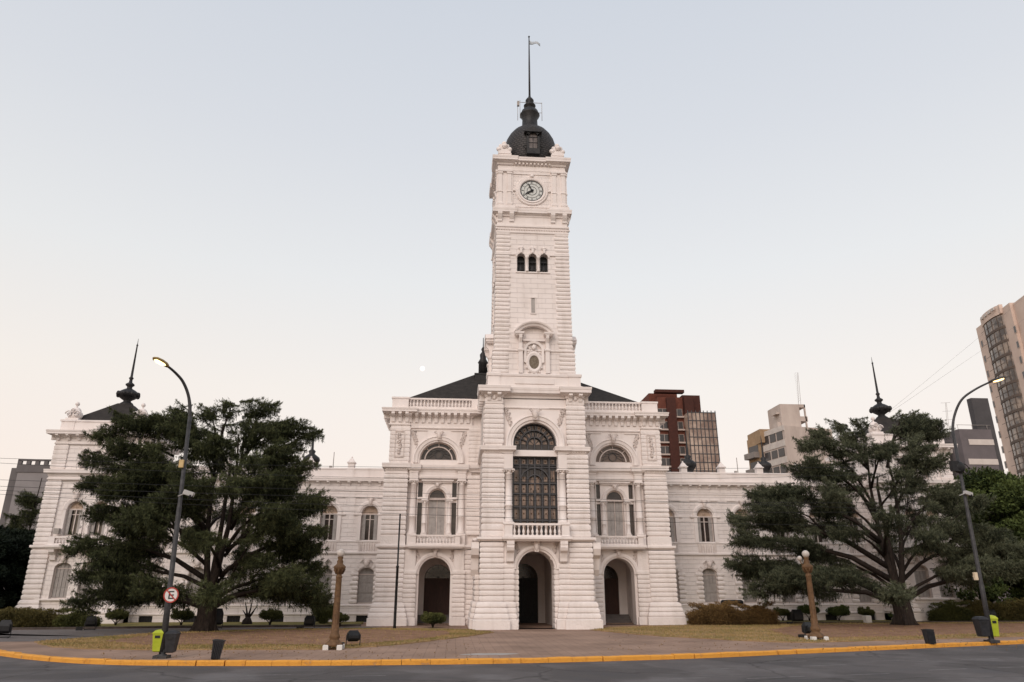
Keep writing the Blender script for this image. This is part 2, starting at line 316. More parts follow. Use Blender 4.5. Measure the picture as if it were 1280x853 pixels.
# lawns : thin raised sheets with ragged edges
gm = noisy('dry_lawn', (.21, .19, .055), (.42, .29, .14), .9, .95, bump=1, bscale=22, c3=(.30, .19, .095), lo=.3, hi=.7)
gm_soil = noisy('bare_soil', (.20, .105, .062), (.31, .18, .11), 1.1, .95, bump=.8, bscale=25)
gm_green = noisy('green_lawn', (.16, .15, .045), (.27, .22, .08), .8, .95, bump=.8, bscale=30)
def lawn(name, px, mat, z=.04, world=None, jit=.12):
    P = world or [tuple(gr(a, b)[:2]) for a, b in px]
    out = []
    for i in range(len(P)):
        a, b = P[i], P[(i + 1) % len(P)]; k = max(1, int(math.dist(a, b) / .35))
        for j in range(k): out.append((a[0] + (b[0] - a[0]) * j / k + random.uniform(-jit, jit), a[1] + (b[1] - a[1]) * j / k + random.uniform(-jit, jit)))
    m = MB(); n_ = len(out); m.add([(x, y, -.01) for x, y in out] + [(x, y, z) for x, y in out], [(i, (i + 1) % n_, n_ + (i + 1) % n_, n_ + i) for i in range(n_)] + [tuple(range(n_, 2 * n_))])
    return tag(m.build(name, mat), kind='structure'), out
LAWNS = []
LAWNS.append(lawn('lawn', [(45, 803), (62, 809), (110, 812), (180, 813), (400, 812.5), (470, 809), (530, 803), (585, 796), (616, 791.5), (585, 788), (500, 786.5), (450, 786.5), (330, 788), (200, 792), (130, 797)], gm)[1])
LAWNS.append(lawn('lawn', [(738, 788), (790, 793), (830, 796), (900, 800), (960, 803), (1010, 804), (1110, 801), (1290, 796), (1350, 790), (1300, 778.5), (1180, 779), (1010, 780), (860, 782), (760, 785)], gm)[1])
SOILS = []
SOILS.append(lawn('soil_bed', [(130, 803), (180, 808), (300, 807), (430, 808), (500, 803), (560, 795), (560, 790), (450, 788), (330, 789.5), (200, 794)], gm_soil, .055, jit=.25)[1])
SOILS.append(lawn('soil_bed', [(1000, 799), (1110, 797), (1290, 792), (1340, 788), (1300, 780), (1180, 780.5), (1010, 782), (960, 788)], gm_soil, .055, jit=.25)[1])
lawn('lawn', None, gm_green, .06, world=[(-60, 52), (-33, 50.6), (-24, 52.1), (-14, 53.3), (-11.8, 54.3), (-12.2, 59.8), (-60, 59.8)])
lawn('lawn', None, gm_green, .06, world=[(12.2, 55), (20, 55.6), (36, 56.2), (70, 56.2), (70, 62), (40, 62), (33, 59.8), (12.2, 59.8)])
dv = MB(); 
tag(sheet('driveway', [(-60, 51.5), (-33, 49.9), (-24, 51.5), (-14, 52.6), (-10, 53), (-11, 50.5), (-22.25, 46.6), (-23.9, 42.6), (-25.4, 38.9), (-29, 38.5), (-60, 60)], .006, M['driveway']), kind='structure')
kk = MB()
for line in (smoothline([(-60, 51.9), (-45, 51.0), (-33, 50.3), (-24, 51.8), (-14, 52.9), (-11.6, 53.5)]), smoothline([(14, 54.6), (20, 54.9), (36, 55.4), (50, 55.6), (70, 55.6)])):
    a = inset(line, 0); b = inset(line, .25); kk.loop([[(p[0], p[1], 0), (p[0], p[1], .13), (q[0], q[1], .13), (q[0], q[1], 0)] for p, q in zip(a, b)], smooth=False)
tag(kk.build('kerb', M['kerbdark']), kind='structure')
# manhole-like dark patch in the path
pp = gr(612, 818); tag(sheet('paving_patch', [(pp.x + 1.1 * math.cos(t) + .15 * math.sin(3 * t), pp.y + .45 * math.sin(t)) for t in [k * PI / 10 for k in range(20)]], .004, M['concrete']), kind='structure')
# grass blades
def inside(poly, x, y):
    c = False; j = len(poly) - 1
    for i in range(len(poly)):
        if (poly[i][1] > y) != (poly[j][1] > y) and x < (poly[j][0] - poly[i][0]) * (y - poly[i][1]) / (poly[j][1] - poly[i][1]) + poly[i][0]: c = not c
        j = i
    return c
for poly in LAWNS:
    xs = [p[0] for p in poly]; ys = [p[1] for p in poly]; P = []
    while len(P) < 20000:
        x, y = random.uniform(min(xs), max(xs)), random.uniform(min(ys), max(ys))
        if inside(poly, x, y) and (random.random() < .08 or not any(inside(q_, x, y) for q_ in SOILS)): P.append((x, y, .06))
    P = np.array(P); n_ = len(P); D = RNG.normal(size=(n_, 3)) * .5; D[:, 2] = 1
    tag(leaves('grass', P, D, RNG.uniform(.06, .14, n_), RNG.uniform(.015, .04, n_), .5 + .3 * np.sin(P[:, 0] * .9 + np.sin(P[:, 1] * 2)) * np.cos(P[:, 1] * 1.3 + P[:, 0] * .4) + RNG.normal(0, .2, n_), M['grassblade']), 'dry yellow grass on the lawn islands in front of the palace', 'grass', None, 'stuff')

# ================================================================ CITY HALL
HALL = empty('city_hall', (0, 54.4, 0), 'long white palace with a tall clock tower and banded stone piers', 'city hall')
def hb(mb, name, mat='stucco', parent=None): return mb.build(name, M[mat] if isinstance(mat, str) else mat, parent or HALL, world=True)
YC, YS, YW = 48.5, 54.4, 59.9
CXS = 6.72
def baluster_mesh(h, r=.075):
    m = MB(); m.lathe(0, 0, [(r * .95, 0), (r * .95, .07 * h), (r * .55, .12 * h), (r * .6, .16 * h), (r * 1.05, .32 * h), (r * .95, .42 * h), (r * .45, .66 * h), (r * .42, .8 * h), (r * .75, .86 * h), (r * .9, .92 * h), (r * .9, h)], 8); return m
_bal = {}
def balustrade(name, x0, x1, y, z0, z1, n, parent=None, th=.22, r=.085):
    m = MB(); a, b = min(x0, x1), max(x0, x1)
    m.box(a, b, y, y + th, z1 - .13, z1); m.box(a, b, y, y + th, z0, z0 + .1)
    o = hb(m, name, 'stucco', parent); h = z1 - z0 - .23; key = (round(h, 2), r)
    for k in range(n):
        x = a + (b - a) * (k + .5) / n; L = (x, y + th / 2, z0 + .1)
        w = Vector((0, 0, 0)); p = o
        while p: w += p.location; p = p.parent
        if key not in _bal: c = baluster_mesh(h, r).build('baluster', M['stucco'], o, loc=Vector(L) - w); _bal[key] = c
        else: c = _bal[key].copy(); COL.objects.link(c); c.parent = o; c.location = Vector(L) - w
    return o
CORN = lambda z0, h, p: [(0, z0), (p * .12, z0 + h * .05), (p * .15, z0 + h * .25), (p * .55, z0 + h * .36), (p * .6, z0 + h * .42), (p * .92, z0 + h * .46), (p * .92, z0 + h * .72), (p * .96, z0 + h * .76), (p, z0 + h * .97), (p, z0 + h), (0, z0 + h + .01)]
STR = lambda z0, h, p: [(0, z0), (p * .6, z0 + h * .3), (p, z0 + h * .45), (p, z0 + h * .9), (p * .85, z0 + h), (0, z0 + h + .01)]
def modillion(m, x, y, z1, w=.16, h=.42, p=.5):            # y = wall plane
    m.ext([(y, z1), (y - p, z1), (y - p, z1 - h * .25), (y - p * .75, z1 - h * .4), (y - p * .35, z1 - h * .55), (y - p * .22, z1 - h), (y, z1 - h)], x - w / 2, x + w / 2)
def keystone(m, x, y, z0, z1, w0=.2, w1=.34, p=.2):
    m = MB()
    m.exty([(x - w0 / 2, z0), (x + w0 / 2, z0), (x + w1 / 2, z1), (x - w1 / 2, z1)], y - p, y); m.ball(x, y - p, (z0 + z1) / 2, w1 * .4, .1, (z1 - z0) * .42)
    for s in (-1, 1): m.curl(x + s * w1 * .55, z1 - .08, y - p * .8, w1 * .3, s, 1.2, .04)
    hb(m, 'keystone', 'relief')
def spandrel(m, x, y, z, sx, w=.7, h=1.3, seed=0):          # curling leaf relief
    r = random.Random(seed); m = MB()
    for k in range(9):
        t = k / 8; m.curl(x + sx * (w * (1 - t) * .8 + r.uniform(-.05, .05)), z - h * t + r.uniform(-.04, .04), y - .03, .09 + .08 * r.random(), r.choice((-1, 1)), 1.2, .035, r.uniform(0, 6))
        m.ball(x + sx * (w * (1 - t) * .8 + r.uniform(-.1, .1)), y - .01, z - h * t + r.uniform(-.1, .1), .07, .05, .09, 6, 4)
    hb(m, 'carved_relief', 'relief')
def column(name, x, y, z0, z1, r, parent=None, cap=.3, sq=True):
    m = MB(); h = z1 - z0
    m.box(x - r * 1.45, x + r * 1.45, y - r * 1.45, y + r * 1.45, z0, z0 + .1)
    m.lathe(x, y, [(r * 1.35, z0 + .1), (r * 1.35, z0 + .18), (r * 1.12, z0 + .22), (r * 1.2, z0 + .28), (r, z0 + .33), (r, z0 + h * .32), (r * 1.1, z0 + h * .325), (r * 1.1, z0 + h * .345), (r * .99, z0 + h * .35), (r * .86, z1 - cap - .06), (r * .98, z1 - cap - .04), (r * .98, z1 - cap), (r * .88, z1 - cap + .02), (r * 1.0, z1 - cap * .55), (r * 1.3, z1 - .09)], 16)
    m.box(x - r * 1.45, x + r * 1.45, y - r * 1.45, y + r * 1.45, z1 - .09, z1)
    for k in range(8):
        a = k * PI / 4 + .3; m.ball(x + math.cos(a) * r * 1.12, y + math.sin(a) * r * 1.12, z1 - cap * .5, r * .28, r * .28, cap * .3, 6, 4)
    for s in (-1, 1):
        m.curl(x + s * r * 1.2, z1 - .16, y - r * 1.3, .1, s, 1.2, .035)
    return hb(m, name, 'stucco', parent)
def batter(zt, a): return lambda z: a * max(0, (zt - z) / zt) ** 1.3
# ---------------- central block walls
core = Each('pier', 'rough')
for s in (-1, 1):
    # ground stage outer pier with battered foot
    core.prof(s * 2.25, s * 3.62, YC - .05, YC + 1.2, [(.50, -.05), (.50, .55)] + [(.44, .58)] + rust(.62, 1.62, .33, .07, lambda z: .34 - .2 * (z - .62)) + rust(1.66, 5.3, .33, .07))
    core.prof(s * 1.52, s * 2.23, YC + .0, YC + 1.2, [(.30, -.05), (.30, .55), (.24, .58)] + rust(.62, 1.62, .33, .06, lambda z: .16 - .1 * (z - .62)) + rust(1.66, 4.0, .33, .06) + [(.02, 4.02), (.02, 5.3)])
    core.prof(s * 1.21, s * 1.50, YC + .14, YC + .9, rust(.0, 3.62, .33, .045) + [(.05, 3.66), (.05, 3.75)])
    core.prof(s * 2.18, s * 3.55, YC - .0, YC + 1., rust(5.62, 6.45, .42, .06) + rust(6.5, 11.1, .33, .06))
    core.prof(s * 2.25, s * 3.44, YC + .02, YC + 1., [(.0, 11.6)] + rust(11.8, 14.55, .33, .055) + [(0, 14.6), (.04, 14.62), (.04, 14.75)])
    # side return of the avant-corps
    core.prof(s * 3.3, s * 3.9, YC + 1.0, YS + .6, [(.40, -.05), (.40, .55)] + rust(.62, 1.62, .33, .07, lambda z: .28 - .18 * (z - .62)) + rust(1.66, 5.3, .33, .07))
    core.prof(s * 3.2, s * 3.5, YC + .6, YS + .6, rust(5.62, 11.1, .33, .06) + [(0, 11.2), (0, 11.7)] + rust(11.7, 14.6, .33, .05))
w = MB()
w.band(-2.3, 2.3, 0, 5.4, YC + .2, [(0, 1.2, 0, 3.62, 1.16)], 1.6)
w.band(-2.25, 2.25, 5.4, 11.0, YC + .55, [(0, 1.5, 5.4, 10.999, 0)], .25)
w.band(-2.3, 2.3, 11.0, 15.0, YC + .22, [(0, 1.5, 11.42, 11.85, 1.5)], .55)
w.box(-2.3, -1.5, YC + .3, YC + .5, 10.95, 11.02); w.box(1.5, 2.3, YC + .3, YC + .5, 10.95, 11.02)
w.box(-3.3, 3.3, YC + 1.2, YC + 5, 14.9, 15.6)
hb(w, 'wall')
ar = Each('archivolt')
ar.arch(0, 3.62, [(1.2, YC + .3), (1.2, YC + .12), (1.3, YC + .08), (1.34, YC + .0), (1.46, YC - .03), (1.55, YC + .0), (1.55, YC + .3)], 28, 0, .97)
keystone(ar, 0, YC, 4.7, 5.36, .26, .4, .22)
pass
ar = Each('archivolt')
ar.arch(0, 11.85, [(1.5, YC + .3), (1.5, YC + .12), (1.62, YC + .1), (1.66, YC + .02), (1.86, YC - .0), (1.92, YC - .06), (2.02, YC - .04), (2.02, YC + .3)], 32, .2)
keystone(ar, 0, YC - .02, 13.45, 14.2, .3, .5, .25)
pass
rl = MB()
for s in (-1, 1):
    spandrel(rl, s * 1.45, YC + .2, 14.2, s, .6, 1.7, 5); spandrel(rl, s * 1.7, YC + .2, 14.15, s, .4, .9, 6)
    spandrel(rl, s * 1.05, YC + .2, 5.2, s, .35, .9, 7)
    m = MB(); m.box(s * 1.0, s * 2.2, YC + .12, YC + .25, 14.36, 14.42); hb(m, 'moulding')
# scroll brackets under the balcony
for s in (-1, 1):
    sb = MB(); x0, x1 = s * 1.5, s * 1.98
    sb.box(x0, x1, YC - .75, YC + .1, 5.12, 5.34)
    sb.ext([(YC + .1, 5.12), (YC - .7, 5.12), (YC - .74, 4.95), (YC - .66, 4.75), (YC - .42, 4.6), (YC - .3, 4.3), (YC - .27, 4.1), (YC - .16, 4.02), (YC + .1, 4.02)], x0, x1)
    hb(sb, 'bracket'); sb = MB(); x0, x1 = s * 3.75, s * 4.25       # big side scrolls
    sb.ext([(YC + 1.0, 5.3), (YC - .05, 5.3), (YC - .1, 4.9), (YC + .1, 4.5), (YC + .5, 4.3), (YC + .7, 3.6), (YC + 1.0, 3.2)], x0, x1); hb(sb, 'bracket')
bc = MB()
bc.prof(-2.15, 2.15, YC - .65, YC + .6, STR(5.34, .27, .14)); 
for s in (-1, 1): bc.prof(s * 2.2, s * 3.72, YC - .12, YC + 1., STR(5.34, .27, .2)); bc.prof(s * 3.5, s * 3.95, YC + 1.0, YS, STR(5.34, .27, .2)); bc.prof(s * 1.62, s * 2.12, YC - .66, YC - .3, [(0, 5.62), (.03, 5.66), (0, 5.72), (0, 6.34), (.05, 6.38), (.05, 6.47)]); bc.box(s * 1.7, s * 2.1, YC - .3, YC + .5, 5.62, 6.4)
BALC = hb(bc, 'balcony')
balustrade('balustrade', -1.62, 1.62, YC - .6, 5.62, 6.47, 11)
for s in (-1, 1):
    column('column', s * 1.83, YC + .22, 6.47, 10.1, .26)
    m = MB(); m.box(s * 1.55, s * 2.15, YC - .1, YC + .6, 10.1, 11.1); m.box(s * 1.5, s * 2.2, YC - .1, YC + .6, 5.62, 6.47); m.prof(s * 1.62, s * 2.1, YC + .02, YC + .6, STR(10.4, .12, .08)); hb(m, 'entablature')
cn = MB()
for s in (-1, 1):
    cn.prof(s * 2.3, s * 3.5, YC + .02, YS - .3, CORN(11.1, .52, .28)); cn.prof(s * 1.58, s * 2.25, YC - .05, YC + .5, CORN(11.12, .5, .26))
    for k in range(7): cn.box(s * (2.32 + k * .18), s * (2.41 + k * .18), YC - .1, YC, 11.2, 11.3)
cn.prof(-1.5, 1.5, YC + .3, YC + .55, STR(11.02, .4, .06))
hb(cn, 'cornice')
cn = MB()
cn.prof(-2.3, 2.3, YC + .22, YS - .3, [(0, 14.3), (.07, 14.34), (.07, 14.42), (0, 14.46)])
cn.prof(-3.44, 3.44, YC + .25, YS + 1, CORN(15.05, .72, .42))
for s in (-1, 1):
    cn.prof(s * 2.25, s * 3.44, YC + .02, YC + 1.4, [(0, 14.7), (.05, 14.75), (.05, 14.85)] + CORN(15.05, .75, .55)[0:])
    for k in range(2): modillion(cn, s * (2.5 + .7 * k), YC, 15.33, .26, .5, .42)
    for k in range(6): cn.M = Matrix.Translation((0, 0, 0)); cn.box(s * 3.44, s * 3.85, YC + .35 + k * .75, YC + .6 + k * .75, 14.85, 15.33)
    cn.M = None
for s in (-1, 1): cn.ball(s * 2.85, YC - .05, 15.05, .14, .1, .2)
hb(cn, 'cornice')
# big grille window
fr = MB(); y0, y1 = YC + .55, YC + .72
for x in np.linspace(-1.5, 1.5, 7): fr.box(x - .035, x + .035, y0, y1, 5.7, 10.98)
for x in (-1.0, 0., 1.0): fr.box(x - .05, x + .05, y0 - .04, y1, 5.7, 10.98)
for z in (5.72, 6.75, 7.62, 8.5, 9.2, 10.3, 10.45, 10.94): fr.box(-1.5, 1.5, y0 - .01, y1 - .01, z - .035, z + .035)
for r in (.5, .98): fr.arch(0, 9.25, [(r, y0 - .05), (r + .07, y0 - .05), (r + .07, y1), (r, y1)], 20)
for k in range(1, 10): fr.box(-1.5 + k * .3 - .012, -1.5 + k * .3 + .012, y0 + .03, y0 + .06, 5.7, 10.9)
for s in (0,):
    for r in (.5, .98, 1.42): fr.arch(0, 11.85, [(r, y0 - .05), (r + .07, y0 - .05), (r + .07, y1), (r, y1)], 24)
for x in (-1.46, -.98, -.5, 0, .5, .98, 1.46): fr.box(x - .035, x + .035, y0 - .02, y1, 11.42, 11.85 if abs(x) > .1 else 13.3)
for k in range(1, 8): 
    a = PI * k / 8; fr.exty([(math.cos(a) * .55 - .02, 11.85 + math.sin(a) * .55), (math.cos(a) * .55 + .02, 11.85 + math.sin(a) * .55), (math.cos(a) * 1.45 + .02, 11.85 + math.sin(a) * 1.45), (math.cos(a) * 1.45 - .02, 11.85 + math.sin(a) * 1.45)], y0 - .02, y1)
fr.box(-1.5, 1.5, y0 - .02, y1, 11.42, 11.5)
BW = hb(fr, 'window', 'dkframe')
pn = MB(); pn.archpanel(0, 1.5, 5.6, 11.85, 1.49, YC + .74, YC + .78, 24); hb(pn, 'pane', 'glass', BW)
pl = MB()
for i in range(6):
    for (za, zb) in ((5.85, 6.65), (6.85, 7.5), (7.75, 8.4), (8.6, 9.1), (9.35, 10.1), (10.55, 10.85)):
        x = -1.25 + i * .5
        if za > 9.3 and 1 <= i <= 4: za2, zb2 = za, za + .3
        else: za2, zb2 = za, zb
        pl.box(x - .13, x + .13, YC + .70, YC + .73, za2, zb2)
for r0, r1, nn in ((.1, .42, 4), (.62, .9, 7), (1.1, 1.36, 11)):
    for k in range(nn):
        a = PI * (k + .5) / nn; q = PI / nn * .32
        pl.exty([(r0 * math.cos(a - q), 11.85 + r0 * math.sin(a - q)), (r1 * math.cos(a - q), 11.85 + r1 * math.sin(a - q)), (r1 * math.cos(a + q), 11.85 + r1 * math.sin(a + q)), (r0 * math.cos(a + q), 11.85 + r0 * math.sin(a + q))], YC + .70, YC + .73)
pl.archpanel(0, .34, 8.75, 9.3, .34, YC + .69, YC + .715)
hb(pl, 'reflection_tint_glass', 'tanpane', BW)  # tan squares carry the warm reflection in their colour
bl = MB()
for i in range(6):
    for z in (6.2, 7.2, 8.1, 8.85, 9.6, 10.7): bl.ball(-1.25 + i * .5, YC + .68, z, .055, .03, .055, 6, 4)
for k in range(11): a = PI * (k + .5) / 11; bl.ball(1.23 * math.cos(a), YC + .68, 11.85 + 1.23 * math.sin(a), .05, .03, .05, 6, 4)
hb(bl, 'boss', 'rust', BW)
# portals
def vestibule(xc, yf, hw, hgt, dep, ddx=0., steps=True):
    m = MB(); y2 = yf + dep; W_ = hw + .45
    m.add([(xc - W_, yf, 0), (xc - W_, y2, 0), (xc - W_, y2, hgt), (xc - W_, yf, hgt)], [(0, 1, 2, 3)]); m.add([(xc + W_, yf, 0), (xc + W_, y2, 0), (xc + W_, y2, hgt), (xc + W_, yf, hgt)], [(0, 1, 2, 3)])
    m.add([(xc - W_, yf, hgt), (xc + W_, yf, hgt), (xc + W_, y2, hgt), (xc - W_, y2, hgt)], [(0, 1, 2, 3)])
    m.band(xc - W_, xc + W_, 0, hgt, y2, [(xc + ddx, hw * .93, 0, 3.2, hw * .9)], .3)
    hb(m, 'vestibule')
    st = MB()
    if steps:
        for k in range(4): st.box(xc - W_ + .01, xc + W_ - .01, y2 - 1.3 + k * .3, y2 + .8, -.02, .14 * (k + 1))
        hb(st, 'steps', 'driveway')
    d = MB(); hw2 = hw * .93; d.archpanel(xc + ddx, hw2, .5 if steps else 0, 3.2, hw * .9, y2 + .22, y2 + .28, 20)
    for s in (-1, 1):
        for za, zb in ((.8, 1.4), (1.55, 2.9)): d.box(xc + ddx + s * .12, xc + ddx + s * (hw2 - .12), y2 + .17, y2 + .23, za, zb)
    d.box(xc + ddx - .02, xc + ddx + .02, y2 + .15, y2 + .23, .5, 3.1); d.box(xc + ddx - hw2, xc + ddx + hw2, y2 + .15, y2 + .24, 3.12, 3.22)
    D = hb(d, 'door', 'door' if steps else 'black')  # centre door blackened: the dark of its deep portal is in the colour
    f = MB()
    for r in (.35, .7): f.arch(xc + ddx, 3.22, [(r * hw2, y2 + .14), (r * hw2 + .03, y2 + .14), (r * hw2 + .03, y2 + .18), (r * hw2, y2 + .18)], 16)
    for k in range(1, 6): a = PI * k / 6; f.tube([(xc + ddx, y2 + .16, 3.22), (xc + ddx + math.cos(a) * hw2, y2 + .16, 3.22 + math.sin(a) * hw * .9)], .015, 4)
    for r in (.52,):
        for k in range(6): a = PI * (k + .5) / 6; f.ball(xc + ddx + r * hw2 * math.cos(a), y2 + .16, 3.22 + r * hw2 * math.sin(a), .05, .02, .05, 6, 4)
    hb(f, 'fanlight_grille', 'polegrey', D)
    f = MB(); f.archpanel(xc + ddx, hw2 - .05, 3.21, 3.23, hw * .9 - .05, y2 + .18, y2 + .215, 18); hb(f, 'fanlight', 'glass', D)
vestibule(0, YC + 1.8, 1.2, 4.9, 7.5, 0, False)
# ---------------- side blocks
for s in (-1, 1):
    c = s * CXS; X = lambda a: s * a
    pr = Each('pier', 'rough')
    pr.prof(X(9.0), X(10.78), YS - .28, YW + 1, [(.48, -.05), (.48, .50)] + rust(.56, 1.5, .33, .07, lambda z: .36 - .25 * (z - .56)) + rust(1.55, 5.1, .33, .07))
    pr.prof(X(8.1), X(8.98), YS - .2, YS + .8, [(.14, -.05), (.14, .50)] + rust(.56, 3.7, .33, .06) + [(.0, 3.75), (.0, 5.1)])
    pr.prof(X(4.62), X(5.36), YS - .2, YS + .8, [(.14, -.05), (.14, .50)] + rust(.56, 3.7, .33, .06) + [(.0, 3.75), (.0, 5.1)])
    pr.prof(X(3.9), X(4.6), YS + .0, YS + .8, rust(.0, 5.1, .33, .06))
    pr.prof(X(9.0), X(10.62), YS - .22, YW + 1, [(.1, 5.44), (.1, 6.05), (0, 6.1)] + rust(6.15, 10.5, .33, .06))
    pr.prof(X(3.55), X(4.45), YS - .0, YS + .8, rust(6.15, 10.5, .33, .05))
    pr.prof(X(8.95), X(10.38), YS - .16, YW + 1, [(0, 11.3)] + rust(11.5, 14.1, .33, .035) + [(0, 14.15), (0, 14.3)])
    pr.prof(X(3.4), X(4.4), YS - .1, YS + .8, [(0, 11.3)] + rust(11.5, 14.1, .33, .035) + [(0, 14.15), (0, 14.3)])
    w = MB()
    lo, hi = min(X(4.4), X(9.1)), max(X(4.4), X(9.1))
    w.band(lo, hi, 0, 5.3, YS, [(c, 1.13, 0, 3.42, 1.15)], 1.0, 20)
    w.band(lo, hi, 5.3, 8.7, YS + .3, [(c - 1.27, .17, 6.15, 8.5, 0), (c, .68, 6.15, 8.699, 0), (c + 1.27, .17, 6.15, 8.5, 0)], .3)
    w.band(lo, hi, 8.7, 10.2, YS + .3, [(c - 1.27, .17, 8.9, 9.98, 0), (c, .68, 8.701, 8.86, .66), (c + 1.27, .17, 8.9, 9.98, 0)], .3)
    w.band(lo, hi, 10.2, 15.2, YS + .05, [(c, 1.42, 11.62, 11.64, 1.38)], .4, 24)
    w.box(X(3.3), X(4.75), YS + .2, YS + 1.0, 5.0, 15.4)
    hb(w, 'wall')
    # slit openings (dark glazed strips)
    sl_ = Each('slit_window', 'glass')
    for q in (-1, 1): sl_.box(c + q * 1.27 - .17, c + q * 1.27 + .17, YS + .5, YS + .52, 8.9, 9.98); sl_.box(c + q * 1.27 - .17, c + q * 1.27 + .17, YS + .5, YS + .52, 6.15, 8.5)
    ar = Each('archivolt')
    ar.arch(c, 3.42, [(1.13, YS + .2), (1.13, YS - .06), (1.22, YS - .1), (1.26, YS - .17), (1.4, YS - .2), (1.49, YS - .16), (1.49, YS + .1)], 28, 0, 1.01)
    ar.arch(c, 8.86, [(.68, YS + .4), (.68, YS + .2), (.76, YS + .17), (.88, YS + .12), (.96, YS + .15), (.96, YS + .4)], 20)
    ar.arch(c, 11.64, [(1.42, YS + .2), (1.42, YS - .02), (1.52, YS - .04), (1.56, YS - .12), (1.74, YS - .14), (1.82, YS - .2), (1.9, YS - .17), (1.9, YS + .1)], 32, .25, .96)
    keystone(ar, c, YS - .12, 4.62, 5.16, .22, .34, .16); keystone(ar, c, YS + .12, 9.55, 9.95, .2, .34, .1); keystone(ar, c, YS - .12, 13.1, 13.75, .24, .42, .18)
    pass
    rl = MB()
    for q in (-1, 1):
        spandrel(rl, c + q * 1.15, YS, 5.0, q, .25, .7, 11); spandrel(rl, c + q * 1.55, YS + .05, 13.75, q, .42, 1.6, 12); spandrel(rl, c + q * 1.75, YS + .05, 13.7, q, .3, .8, 13)
        m = MB(); m.box(c + q * .9, c + q * 2.05, YS - .03, YS + .1, 13.86, 13.91); hb(m, 'moulding')
    r_ = random.Random(9)
    for k in range(8): rl.curl(X(9.68) + r_.uniform(-.1, .1), 12.1 + k * .2, YS - .28, .12, r_.choice((-1, 1)), 1.2, .045, r_.uniform(0, 6)); rl.ball(X(9.68), YS - .26, 12.1 + k * .2, .1, .06, .08, 6, 4)
    for a_0, a_1 in ((9.32, 9.36), (10.0, 10.04)): rl.box(X(a_0), X(a_1), YS - .27, YS - .15, 11.8, 13.7)
    rl.box(X(9.32), X(10.04), YS - .27, YS - .15, 13.7, 13.74); rl.box(X(9.32), X(10.04), YS - .27, YS - .15, 11.76, 11.8)
    hb(rl, 'carved_relief', 'relief')
    sc_ = Each('string_course')
    sc_.prof(X(9.0), X(10.85), YS - .3, YW + .5, STR(5.16, .28, .14)); sc_.prof(X(3.9), X(9.0), YS - .1, YS + .6, STR(5.16, .28, .14))
    bc = MB(); bc.prof(X(4.75), X(8.6), YS - .72, YS + .3, STR(5.17, .27, .1))
    for a0, a1 in ((8.12, 8.5), (4.95, 5.33)): bc.prof(X(a0), X(a1), YS - .7, YS - .35, [(0, 5.44), (.02, 5.5), (0, 5.55), (0, 6.0), (.04, 6.03), (.04, 6.12)]); bc.box(X(a0), X(a1), YS - .35, YS + .3, 5.44, 6.06)
    hb(bc, 'balcony')
    balustrade('balustrade', X(5.33), X(8.12), YS - .64, 5.44, 6.12, 12, r=.08)
    for a in (CXS - 1.8, CXS + 1.77): column('column', s * a, YS + .05, 6.13, 10.12, .235)
    for q in (-1, 1): column('column', c + q * .92, YS + .22, 6.15, 8.72, .15, cap=.22)
    m = MB()
    for a in (CXS - 1.8, CXS + 1.77): m.box(s * a - .32, s * a + .32, YS - .25, YS + .3, 5.44, 6.13); m.box(s * a - .3, s * a + .3, YS - .22, YS + .3, 10.12, 10.6)
    m.box(c - 1.5, c - .68, YS + .1, YS + .34, 8.72, 8.86); m.box(c + .68, c + 1.5, YS + .1, YS + .34, 8.72, 8.86)
    m.prof(c - 1.08, c + 1.08, YS + .16, YS + .4, [(0, 9.95)] + STR(9.98, .2, .12))
    m.box(c - 1.5, c - 1.44, YS + .15, YS + .32, 6.15, 10.1); m.box(c + 1.44, c + 1.5, YS + .15, YS + .32, 6.15, 10.1)
    hb(m, 'entablature')
    cn = MB()
    cn.prof(X(4.2), X(9.0), YS - .02, YS + .6, [(0, 10.2), (.04, 10.3), (.04, 10.42), (0, 10.45)] + CORN(10.72, .5, .22))
    for a in (CXS - 1.8, CXS + 1.77): cn.prof(s * a - .3, s * a + .3, YS - .2, YS + .4, CORN(10.6, .66, .24))
    cn.prof(X(9.0), X(10.6), YS - .22, YW + .6, [(0, 10.5), (.05, 10.55), (.05, 10.66), (0, 10.7)] + CORN(10.72, .58, .28))
    cn.prof(X(3.5), X(4.4), YS - .1, YS + .6, CORN(10.72, .55, .25))
    for k in range(9): cn.box(X(9.0 + k * .18), X(9.09 + k * .18), YS - .34, YS - .2, 10.82, 10.92)
    hb(cn, 'cornice')
    cn = MB()
    cn.prof(X(4.2), X(9.0), YS + .0, YS + .8, [(0, 14.0), (.06, 14.04), (.06, 14.12), (0, 14.16)] + CORN(14.95, .5, .55))
    cn.prof(X(9.0), X(10.5), YS - .16, YW + 2, [(0, 14.2), (.08, 14.25), (.08, 14.33), (0, 14.36)] + CORN(14.95, .52, .62))
    for k in range(10): modillion(cn, X(4.55 + k * .49), YS + .02, 15.2, .24, .72, .52)
    for k in range(3): modillion(cn, X(9.2 + k * .52), YS - .14, 15.2, .24, .72, .56)
    for k in range(9): 
        y = YS + .1 + k * .55; cn.box(X(10.5), X(11.0), y, y + .2, 14.8, 15.2)
    cn.M = None
    hb(cn, 'cornice')
    pp_ = MB(); pp_.box(X(9.15), X(10.4), YS - .1, YW + 2, 15.46, 16.36); pp_.prof(X(9.15), X(10.4), YS - .1, YW + 2, [(0, 16.3), (.06, 16.34), (.06, 16.46), (0, 16.48)])
    pp_.box(X(3.4), X(4.3), YS - .02, YS + .4, 15.46, 16.42); pp_.box(X(4.3), X(9.15), YS + .0, YS + .26, 15.46, 15.66)
    pp_.box(X(4.3), X(9.15), YS + .32, YS + .4, 15.46, 16.3)
    hb(pp_, 'parapet')
